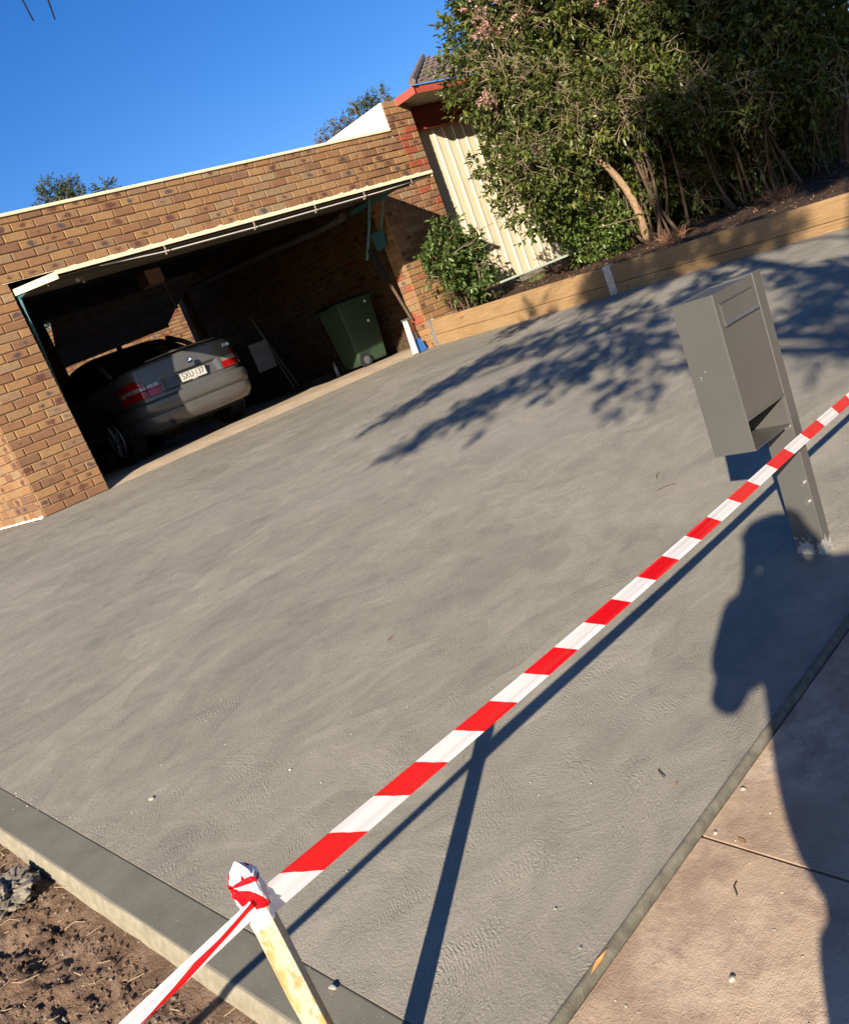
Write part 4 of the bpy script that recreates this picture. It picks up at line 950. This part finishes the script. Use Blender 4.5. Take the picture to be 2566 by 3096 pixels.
    # greenhouse
    bmx = __import__('bmesh').new(); rings = [(1.0, .74, .60, 3.25), (1.12, .71, .86, 2.98), (1.25, .665, 1.12, 2.68), (1.36, .60, 1.42, 2.36), (1.395, .5, 1.62, 2.2), (1.41, .3, 1.72, 2.1)]
    mb = MB(); nb = 28
    for (z, w_, ya, yb) in rings:
        for k in range(nb):
            a = 2*math.pi*k/nb; ca, sa = math.cos(a), math.sin(a); e = .5
            mb.v.append((w_*math.copysign(abs(ca)**e, ca), (ya+yb)/2+(yb-ya)/2*math.copysign(abs(sa)**e, sa), z))
    for j in range(len(rings)-1):
        for k in range(nb): mb.f.append((j*nb+k, j*nb+(k+1) % nb, (j+1)*nb+(k+1) % nb, (j+1)*nb+k)); mb.mi.append(1 if j >= 3 else 0)
    mb.f.append(tuple((len(rings)-1)*nb+k for k in range(nb))); mb.mi.append(1)
    bld(mb, 'cabin', [Mglass, Mp], car, True)
    for sx in (-1, 1): bld(MB().tube([(sx*.655, .84, 1.03), (sx*.615, 1.07, 1.19), (sx*.56, 1.38, 1.335)], .033, 6), 'roof_pillar', Mp, car, True)
    bld(MB().box((-.02, 1.62, 1.40), (.02, 1.74, 1.45), bev=.01), 'aerial_fin', Mtrim)
    # lamps
    def lm(off):
        def f(x, y, z, d):
            a, zz = um(x, y, z, d); return a+off+.032*0, zz
        return f
    def nn_band(name, mat, z0, z1, xa, xb, par=car, off=.010, ym=.55):
        k = 6; return band(name, mat, [(z0-.002, -99)]+[(z0+(z1-z0)*i/k, 0) for i in range(k+1)]+[(z1+.002, -99)], xa, xb, ym, mod=lambda x, y, z, d: (um(x, y, z, 0)[0]+(off if d > -50 else -.01), um(x, y, z, 0)[1]), parent=par)
    for sx in (-1, 1):
        xa, xb = (.43, .9) if sx > 0 else (-.9, -.43)
        lamp = nn_band('tail_lamp', Mred, .655, .742, xa, xb)
        xi, xo = (.47, .9) if sx > 0 else (-.9, -.47)
        nn_band('clear_lens', Mclear, .742, .792, xi, xo, lamp, .0095)
        xi, xo = (.66, .9) if sx > 0 else (-.9, -.66)
        nn_band('red_lens', Mred, .792, .845, xi, xo, lamp, .009)
        xi, xo = (.72, .9) if sx > 0 else (-.9, -.72)
        nn_band('red_lens', Mred, .845, .875, xi, xo, lamp, .008)
        bld(MB().box((sx*.655-.003, .02, .66), (sx*.655+.003, .035, .80)), 'lamp_seam', Mtrim)
    # number plate
    yp = .052
    pl = bld(MB().box((-.196, yp-.008, .655), (.196, yp+.02, .79), bev=.006), 'plate_frame', Mtrim)
    bld(MB().box((-.180, yp-.011, .672), (.180, yp-.008, .774)), 'number_plate', simple('plate_white', (.5, .49, .44), .5, .4, 0, .05), pl)
    def text(s, size, loc, mat, name, par, ext=.0008, sx=1.):
        cu = bpy.data.curves.new(name, 'FONT'); cu.body = s; cu.size = size; cu.align_x = 'CENTER'; cu.align_y = 'CENTER'; cu.extrude = ext
        to = bpy.data.objects.new(name, cu); C.objects.link(to); bpy.context.view_layer.update()
        me = bpy.data.meshes.new_from_object(to.evaluated_get(bpy.context.evaluated_depsgraph_get())); bpy.data.objects.remove(to)
        M = base @ Matrix.Translation(loc) @ Matrix.Rotation(R(90), 4, 'X') @ Matrix.Diagonal((sx, 1, 1, 1))
        me.transform(M); me.materials.clear(); me.materials.append(mat); ob = bpy.data.objects.new(name, me); C.objects.link(ob); attach(ob, par); return ob
    Mtxt = simple('plate_characters', (.07, .075, .07), .6)
    text('SXU·137', .105, (0, yp-.0115, .727), Mtxt, 'plate_text', pl, sx=.83)
    text('AUTO', .018, (0.0, yp-.0095, .664), simple('frame_lettering', (.7, .7, .68), .5), 'frame_text', pl, sx=1.4)
    text('318i', .052, (.545, -.026+.02, .912), M_chrome, 'model_badge', car, .002, 1.25)
    # roundel
    rd = bld(MB().disc((0, -.012, .885), (0, 1, -.1), .041, .008, 32), 'roundel', M_chrome, car)
    bld(MB().disc((0, -.0175, .885), (0, 1, -.1), .038, .004, 32), 'roundel_ring', Mtrim, rd)
    for q in range(4):
        mb = MB(); c = Vector((0, -.0205, .885)); vs = [c]+[c+Vector((.024*math.cos(a), -.0012*math.sin(a), .024*math.sin(a))) for a in [q*math.pi/2+math.pi/2*i/8 for i in range(9)]]
        mb.add(vs, [(0, i+2, i+1) for i in range(8)]); bld(mb, 'roundel_quarter', simple('roundel_blue', (.05, .25, .7), .3) if q in (1, 3) else simple('roundel_white', (.85, .85, .85), .3), rd)
    # wheels
    for sx in (-1, 1):
        for wy in (.98, 3.72):
            x = sx*.765; wh = bld(MB().disc((x, wy, .315), (1, 0, 0), .315, .215, 40), 'wheel', M_black, car, False)
            arch = MB().disc((sx*.842, wy, .33), (1, 0, 0), .37, .02, 32); bld(arch, 'wheel_arch', M_dark, car)
            bld(MB().disc((sx*.862, wy, .315), (1, 0, 0), .315, .03, 40), 'tyre', M_black, wh)
            mr_ = MB()
            for q in range(5):
                a = q*2*math.pi/5; mr_.tube([(sx*.884, wy, .315), (sx*.884, wy+.2*math.cos(a), .315+.2*math.sin(a))], [.03, .02], 6)
            mr_.disc((sx*.876, wy, .315), (1, 0, 0), .05, .03, 16); bld(mr_, 'rim', M_galv, wh)
            rp = [Vector((sx*.882, wy+.205*math.cos(a), .315+.205*math.sin(a))) for a in [2*math.pi*i/40 for i in range(41)]]; bld(MB().tube(rp, .01, 6), 'rim_edge', M_galv, wh)
    bld(MB().box((-.66, .3, .2), (.66, 4.2, .46)), 'underbody', M_black)
    bld(MB().tube([(-.52, .0, .275), (-.52, .25, .275)], .034, 16, cap=False), 'exhaust_pipe', M_galv)
    bld(MB().tube([(-.52, .03, .275), (-.52, .035, .275)], .030, 16), 'exhaust_bore', M_black)
    for sx in (-1, 1): bld(MB().box((sx*.98-.1, 2.75, .93), (sx*.98+.1, 2.87, 1.06), bev=.03), 'wing_mirror', Mp)
    return car
car()

# ================================================================== wheelie bin
BINM = Matrix.Translation((4.86, 1.36, .055)) @ Matrix.Rotation(R(-4), 4, 'Z') @ Matrix.Diagonal((.93, 1., 1.02, 1.))
_build = MB.build
def _bb(self, name, mats, parent=None, **k):
    self.v = [tuple(BINM @ Vector(p)) for p in self.v]; return _build(self, name, mats, parent, **k)
MB.build = _bb
bn = thing('wheelie_bin', (4.86, 1.36, .055), 'dark green wheelie bin standing just inside the right side of the garage', 'bin', rz=R(0))
M_bin = simple('green_bin_plastic', (.027, .050, .028), .55, .4, 0, .15, 5, .15, 150); M_lid = simple('dark_bin_lid', (.015, .03, .022), .6, .4, 0, .15, 5)
bx, by, bz = 0., 0., 0.
def taper(mb, b0, b1, z0, z1):
    (xa, xb, ya, yb), (xc, xd, yc, yd) = b0, b1
    mb.add([(xa, ya, z0), (xb, ya, z0), (xb, yb, z0), (xa, yb, z0), (xc, yc, z1), (xd, yc, z1), (xd, yd, z1), (xc, yd, z1)], [(0, 3, 2, 1), (4, 5, 6, 7), (0, 1, 5, 4), (1, 2, 6, 5), (2, 3, 7, 6), (3, 0, 4, 7)]); return mb
taper(MB(), (bx-.27, bx+.26, by-.22, by+.22), (bx-.33, bx+.33, by-.27, by+.27), bz+.05, bz+.90).build('body', M_bin, bn, bev=.028)
MB().box((bx-.37, by-.30, bz+.885), (bx+.36, by+.30, bz+.925), bev=.012).build('rim', M_bin, bn)
mb = MB()
for i in range(9):
    t = i/8
for j in range(9):
    for i in range(13):
        u, v = -1+2*j/8, -1+2*i/12; mb.v.append((bx-.01+.40*v, by+.31*u, bz+.925+.055*(1-u*u*.6)*(1-max(0, v)**3*.8)-.02*(abs(u) == 1 or abs(v) == 1)))
for j in range(8):
    for i in range(12): a = j*13+i; mb.f.append((a, a+1, a+14, a+13)); mb.mi.append(0)
ld = mb.build('lid', M_lid, bn, smooth=True)
MB().tube([(bx-.43, by-.22, bz+.90), (bx-.43, by+.22, bz+.90)], .016, 8).box((bx-.44, by-.23, bz+.87), (bx-.36, by-.2, bz+.92)).box((bx-.44, by+.2, bz+.87), (bx-.36, by+.23, bz+.92)).build('handle', M_lid, bn)
for s in (-1, 1):
    wh = MB().disc((bx-.19, by+s*.255, bz+.10), (0, 1, 0), .10, .05, 32).build('wheel', M_black, bn)
    MB().disc((bx-.19, by+s*.283, bz+.10), (0, 1, 0), .055, .008, 24).disc((bx-.19, by+s*.29, bz+.10), (0, 1, 0), .015, .01, 12).build('hub', simple('grey_hub', (.09, .09, .095), .6), wh)
MB().tube([(bx-.19, by-.25, bz+.10), (bx-.19, by+.25, bz+.10)], .012, 8).build('axle', M_galv, bn)
for (dx, z, w_) in ((.16, .86, .035), (.10, .60, .04)):
    yy = by-.22-.05*(z-.05)/.85-.003
    MB().box((bx+dx, yy-.002, bz+z-.035), (bx+dx+w_, yy+.0, bz+z)).build('sticker', simple('white_sticker', (.75, .73, .66), .6), bn)
MB.build = _build
tag(MB().tube([(4.80, 1.9, .07), (4.66, 1.95, 1.40)], .016, 8).build('broom_handle', M_black), 'thin black broom handle standing behind the green bin', 'broom')

# white folded stand and blue plastic panel by the right jamb
st = thing('folded_stand', (4.54, -.03, 0), 'white folded metal stand leaning at the right garage jamb', 'stand')
for i, (dx, w_) in enumerate(((-.035, .022), (-.008, .018), (.02, .022))):
    mb = MB().tube([(4.53+dx+.01, -.06-.01*i, .015), (4.70+dx*.6, .10-.01*i, .47)], w_/2, 4); mb.build('leg', M_white, st)
MB().box((4.48, -.085, .0), (4.58, -.045, .02)).build('foot', M_galv, st); MB().box((4.66, .06, .45), (4.74, .12, .475)).build('hinge', M_galv, st)
dp = thing('panel', (4.74, .0, 0), 'blue plastic panel propped beside the white stand', 'panel')  # blue plastic piece, use not known; modelled as a wedge with handle
Mblue = simple('blue_plastic', (.02, .11, .35), .4, .5)
MB().add([(4.66, -.02, .005), (4.80, -.02, .005), (4.82, .05, .17), (4.68, .06, .19), (4.66, .01, .005), (4.80, .01, .005), (4.82, .08, .17), (4.68, .09, .19)], [(0, 1, 2, 3), (7, 6, 5, 4), (0, 4, 5, 1), (1, 5, 6, 2), (2, 6, 7, 3), (3, 7, 4, 0)]).build('pan', Mblue, dp)
MB().tube([(4.75, .06, .17), (4.77, .09, .27)], .012, 8).build('handle', Mblue, dp)
# clutter at the back of the garage
tag(MB().box((4.08, 2.9, .55), (4.42, 2.93, .98), bev=.004).build('leaning_board', simple('grey_board', (.16, .16, .18), .7)), 'grey sheet of board leaning beside the car', 'board')
PG = 'poles stacked against the inner wall'
for i, (a, b) in enumerate((((4.35, 2.95, 1.35), (4.5, 2.8, .3)), ((4.42, 3.0, 1.2), (4.6, 2.8, .25)))):
    tag(MB().tube([a, (b[0], b[1], .07)], .008, 8).build('pole', simple('grey_pole', (.13, .13, .12), .6)), ('taller thin pale pole leaning behind the board', 'shorter thin pale pole leaning nearer the bin')[i], 'pole', PG)
tag(MB().box((4.45, 2.2, .07), (5.0, 2.9, .16), bev=.01).build('storage_box', M_dark), 'low dark box on the garage floor against the inner wall', 'box')
bt = thing('bottle', (4.7, 1.9, .07), 'small clear bottle standing on the garage floor left of the bin', 'bottle'); MB().tube([(4.7, 1.9, .07), (4.7, 1.9, .2), (4.7, 1.9, .24), (4.7, 1.9, .28)], [.03, .03, .012, .012], 12).build('bottle_body', simple('pale_bottle', (.3, .33, .35), .2), bt, smooth=True)

# ================================================================== small debris
def stone(p, r, label, seed, mat=M_peb, name='pebble', cat='stone', sc=(1, .8, .6)):
    bm = __import__('bmesh').new(); __import__('bmesh').ops.create_icosphere(bm, subdivisions=5 if r > .05 else 2, radius=r)
    for v in bm.verts: q = 1+.5*noise.noise(v.co*(1.1/r)+Vector((seed, 0, 0)))+(.5*noise.fractal(v.co*(3.2/r), 1., 2., 5) if r > .05 else 0); v.co = Vector((v.co.x*q*sc[0], v.co.y*q*sc[1], v.co.z*q*sc[2]))
    me = bpy.data.meshes.new(name); bm.to_mesh(me); bm.free(); me.materials.append(mat); o = bpy.data.objects.new(name, me); C.objects.link(o); o.location = (p[0], p[1], p[2]+r*sc[2]*.7); o.rotation_euler = (0, 0, seed); return tag(o, label, cat, 'loose stones on the concrete' if name == 'pebble' else None)
for i, (x, y, r, lab) in enumerate(((-2.761, -6.194, .010, 'largest pale stone chip on the slab above the border strip'), (-2.939, -7.407, .010, 'pale stone chip on the smooth border right of the stake'), (-2.511, -8.139, .008, 'white stone chip alone on the brown footpath'), (-2.454, -6.603, .005, 'tiny white chip in the middle of the slab left of the tape'), (-2.183, -7.935, .006, 'pale crumb lying against the slab lip'), (-2.032, -7.93, .007, 'white crumb near the top of the slab lip'))):
    stone((x, y, G(x, y)+(PD if y < DY0 else 0)), r, lab, i*1.7)
stone((-3.24, -6.03, G(-3.2, -6.03)-.07), .075, 'lump of dried grey mortar at the left edge of the dirt', 3, M_clod, 'mortar_lump', 'mortar lump', (1., 1.4, .5))
g = np.random.default_rng(15)
def scatter(name, n, area, zf, rr, mat):
    mb = MB()
    for _ in range(n):
        x = g.uniform(area[0], area[1]); y = g.uniform(area[2], area[3]); r = rr*g.uniform(.35, 1.)**2*1.3
        if zf is None: continue
        z = zf(x, y); P = [Vector((x, y, z+r*.25))+Vector((a*r*g.uniform(.6, 1.2), b*r*g.uniform(.6, 1.2), c*r*g.uniform(.4, .9))) for a, b, c in ((1, 0, 0), (-1, 0, 0), (0, 1, 0), (0, -1, 0), (0, 0, 1), (0, 0, -1))]
        mb.add(P, [(0, 2, 4), (2, 1, 4), (1, 3, 4), (3, 0, 4), (2, 0, 5), (1, 2, 5), (3, 1, 5), (0, 3, 5)])
    return tag(mb.build(name, mat), kind='stuff')
scatter('soil_crumbs', 9000, (-4.2, -3.13, -7.9, -4.6), dirt, .0085, M_soil)
scatter('mortar_crumbs', 700, (-4.0, -3.09, -7.8, -5.2), dirt, .008, M_clod)
scatter('grit', 70, (-2.95, -2.0, -7.85, -4.9), G, .0032, M_peb)
scatter('grit', 110, (-3.08, -2.95, -6.0, -4.8), G, .0045, M_peb)
scatter('path_grit', 260, (-3.1, -1.2, -8.9, -7.95), lambda x, y: G(x, y)+PD, .0035, M_peb)
mb = MB()
for _ in range(420):
    x = g.uniform(-4.2, -3.1); y = g.uniform(-7.85, -4.9); z = dirt(x, y)+.006; a = g.uniform(0, 6.3); l = g.uniform(.01, .05)
    mb.tube([(x, y, z), (x+l*math.cos(a), y+l*math.sin(a), z+.006*g.random()), (x+1.8*l*math.cos(a+.4), y+1.8*l*math.sin(a+.4), z)], .0013, 3)
tag(mb.build('straw', simple('dry_straw', (.36, .27, .17), .9)), kind='stuff')
M_deadleaf = simple('brown_leaf', (.30, .15, .06), .8); M_sliver = simple('orange_timber_sliver', (.62, .30, .10), .8, .2, 0, .25, 60)
def leafbit(p, l, a, mat, label, name='fallen_leaf', cat='leaf'):
    x, y = p; z = G(x, y)+(PD if y < DY0-.02 else 0)+.002; d = Vector((math.cos(a), math.sin(a), 0))*l; s = Vector((-d.y, d.x, 0))*.25; c = Vector((x, y, z))
    return tag(MB().add([c-d, c-s+Vector((0, 0, l*.15)), c+d+Vector((0, 0, l*.2)), c+s+Vector((0, 0, l*.1)), c+Vector((0, 0, .001))], [(0, 1, 4), (1, 2, 4), (2, 3, 4), (3, 0, 4)]).build(name, mat), label, cat)
leafbit((-2.09, -7.79), .012, .3, M_deadleaf, 'small brown leaf on the slab near the lip')
leafbit((-2.183, -8.0), .016, 1.2, M_deadleaf, 'brown leaf on the footpath by the joint')
leafbit((-1.734, -6.338), .02, .1, simple('red_brown_sliver', (.32, .1, .05), .8), 'thin red brown sliver lying on the middle of the slab', 'sliver', 'sliver')
leafbit((-2.609, -7.906), .034, 1.1*0+.05, M_sliver, 'orange sliver of timber stuck in the slab lip', 'timber_sliver', 'sliver')
for i, (x, y, a, lab) in enumerate(((-.293, -6.685, .4, 'curved dry twig on the slab left of the letterbox'), (-.42, -6.8, -.6, 'second small dry twig on the slab below the curved one'), (-2.066, -7.735, .9, 'short dark twig on the slab near the lip'), (-2.31, -8.05, .5, 'pale straight twig on the footpath'), (-.25, -7.35, .2, 'tiny twig on the slab right of the letterbox post'))):
    z = G(x, y)+(PD if y < DY0 else 0)+.003; l = .045 if i < 2 else .022
    tag(MB().tube([(x-l*math.cos(a), y-l*math.sin(a), z), (x, y+.006, z+.002), (x+l*math.cos(a), y+l*math.sin(a), z)], .0016, 5).build('twig', M_bark), lab, 'twig', 'fallen twigs')

# ================================================================== the photographer
def person():
    F = Vector((-3.79, -9.24, 0)); gzv = G(F.x, F.y)+PD; f = Vector((.6, .8, 0)); l = Vector((-.8, .6, 0))
    def W(a, b, z): return F+l*a+f*b+Vector((0, 0, gzv+z*1.05))
    V = []; E = []; Rr = []
    def add(p, r, par=None):
        V.append(tuple(p)); Rr.append(r)
        if par is not None: E.append((par, len(V)-1))
        return len(V)-1
    pel = add(W(-.05, -.05, .95), .135); sp1 = add(W(-.05, -.06, 1.12), .125, pel); ch = add(W(-.045, -.06, 1.30), .145, sp1); ub = add(W(-.035, -.05, 1.42), .11, ch)
    nk = add(W(-.015, -.03, 1.50), .056, ub); hd0 = add(W(0, .0, 1.585), .085, nk); hd = add(W(0, .01, 1.66), .094, hd0); add(W(0, .0, 1.715), .062, hd)
    add(W(0, .115, 1.61), .014, hd0)      # nose
    for s in (-1, 1): add(W(s*.098, -.005, 1.62), .014, hd0)
    for s in (-1, 1):
        sh = add(W(-.04+s*.165, -.05, 1.42), .062, ub); 
        el = add(W(-.02+s*.235, .10, 1.20), .045, sh); wr = add(W(-.105+s*.115, .225, 1.46), .028, el); hn = add(W(-.105+s*.10, .245, 1.515), .027, wr)
        for k in range(4):
            a = add(W(-.105+s*(.095-.006*k), .262, 1.54-.02*k+.02), .0095, hn); b = add(W(-.105+s*(.078-.004*k), .262, 1.555-.018*k+.01), .0085, a); add(W(-.105+s*(.062-.006*k), .25, 1.558-.018*k+.008), .0075, b)
        t = add(W(-.105+s*.085, .225, 1.50), .011, hn); add(W(-.105+s*.062, .222, 1.52), .009, t)
        hp = add(W(-.05+s*.09, -.04, .88), .095, pel); kn = add(W(-.05+s*.10, -.0, .50), .062, hp); an = add(W(-.05+s*.11, -.05, .10), .04, kn); he = add(W(-.05+s*.11, -.06, .045), .04, an); add(W(-.05+s*.125, .13, .035), .032, he)
    def skin(name, V, E, Rr, mat, root, parent, sub=2):
        me = bpy.data.meshes.new(name); me.from_pydata(V, E, []); o = bpy.data.objects.new(name, me); C.objects.link(o)
        md = o.modifiers.new('skin', 'SKIN'); 
        if not me.skin_vertices: 
            bpy.context.view_layer.objects.active = o
        for i, sv in enumerate(me.skin_vertices[0].data): sv.radius = (Rr[i], Rr[i]); sv.use_root = (i == root)
        ss = o.modifiers.new('s', 'SUBSURF'); ss.levels = sub; ss.render_levels = sub; bpy.context.view_layer.update()
        m2 = bpy.data.meshes.new_from_object(o.evaluated_get(bpy.context.evaluated_depsgraph_get())); bpy.data.objects.remove(o)
        m2.materials.clear(); m2.materials.append(mat); m2.polygons.foreach_set('use_smooth', [True]*len(m2.polygons)); o = bpy.data.objects.new(name, m2); C.objects.link(o)
        if parent: attach(o, parent)
        return o
    pr = thing('person', (F.x, F.y, gzv), 'person in dark jacket and jeans standing behind the camera, holding up a phone', 'person')
    skin('body', V, E, Rr, simple('skin', (.55, .33, .23), .6), pel, pr)
    V.clear(); E.clear(); Rr.clear()
    pel = add(W(-.05, -.05, .84), .165); mdl = add(W(-.05, -.055, .98), .225, pel); sp1 = add(W(-.05, -.06, 1.13), .225, mdl); ch = add(W(-.045, -.06, 1.30), .19, sp1); ub = add(W(-.035, -.05, 1.43), .14, ch); add(W(.07, .06, 1.46), .07, ub); add(W(-.0, -.02, 1.50), .085, ub)
    for s in (-1, 1): sh = add(W(-.04+s*.155, -.02, 1.42), .095, ub); el = add(W(-.03+s*.20, .10, 1.26), .082, sh); add(W(-.06+s*.10, .16, 1.43), .088, el)
    skin('jacket', V, E, Rr, simple('dark_jacket', (.03, .035, .05), .85), pel, pr)
    V.clear(); E.clear(); Rr.clear()
    pel = add(W(-.05, -.05, .93), .13)
    for s in (-1, 1): hp = add(W(-.05+s*.10, -.04, .80), .115, pel); kn = add(W(-.05+s*.12, -.0, .50), .09, hp); add(W(-.05+s*.12, -.05, .09), .065, kn)
    skin('jeans', V, E, Rr, simple('blue_denim', (.04, .06, .12), .85), pel, pr)
    for s in (-1, 1):
        V.clear(); E.clear(); Rr.clear(); a = add(W(-.05+s*.11, -.07, .05), .05); add(W(-.05+s*.125, .14, .04), .042, a); skin('shoe', V, E, Rr, M_black, 0, pr)
        MB().disc(W(s*.035, .098, 1.63), f, .012, .006, 12).build('eye', simple('eye_white', (.7, .7, .7), .3), pr)
    V.clear(); E.clear(); Rr.clear(); a = add(W(0, -.03, 1.61), .112); b = add(W(0, -.015, 1.68), .112, a); add(W(0, -.01, 1.725), .075, b); skin('hair', V, E, Rr, simple('dark_hair', (.03, .02, .015), .7), 0, pr)
    MB().box((-.035, .094, -.003), (.035, .100, .003), M=Matrix.Translation(W(0, 0, 1.565)) @ Matrix.Rotation(math.atan2(l.y, l.x)+math.pi, 4, 'Z') @ Matrix.Scale(1, 4)).build('mouth', simple('lips', (.4, .16, .13), .6), pr)
    # phone just behind the lens position
    Mx = cam.matrix_world.copy()
    ph = thing('phone', CAM+Vector((0, 0, 0)), 'dark phone held up in both hands by the photographer', 'phone')
    MB().box((-.036, -.12, .010), (.036, .022, .018), M=Mx, bev=.003).build('case', M_dark, ph)
person()
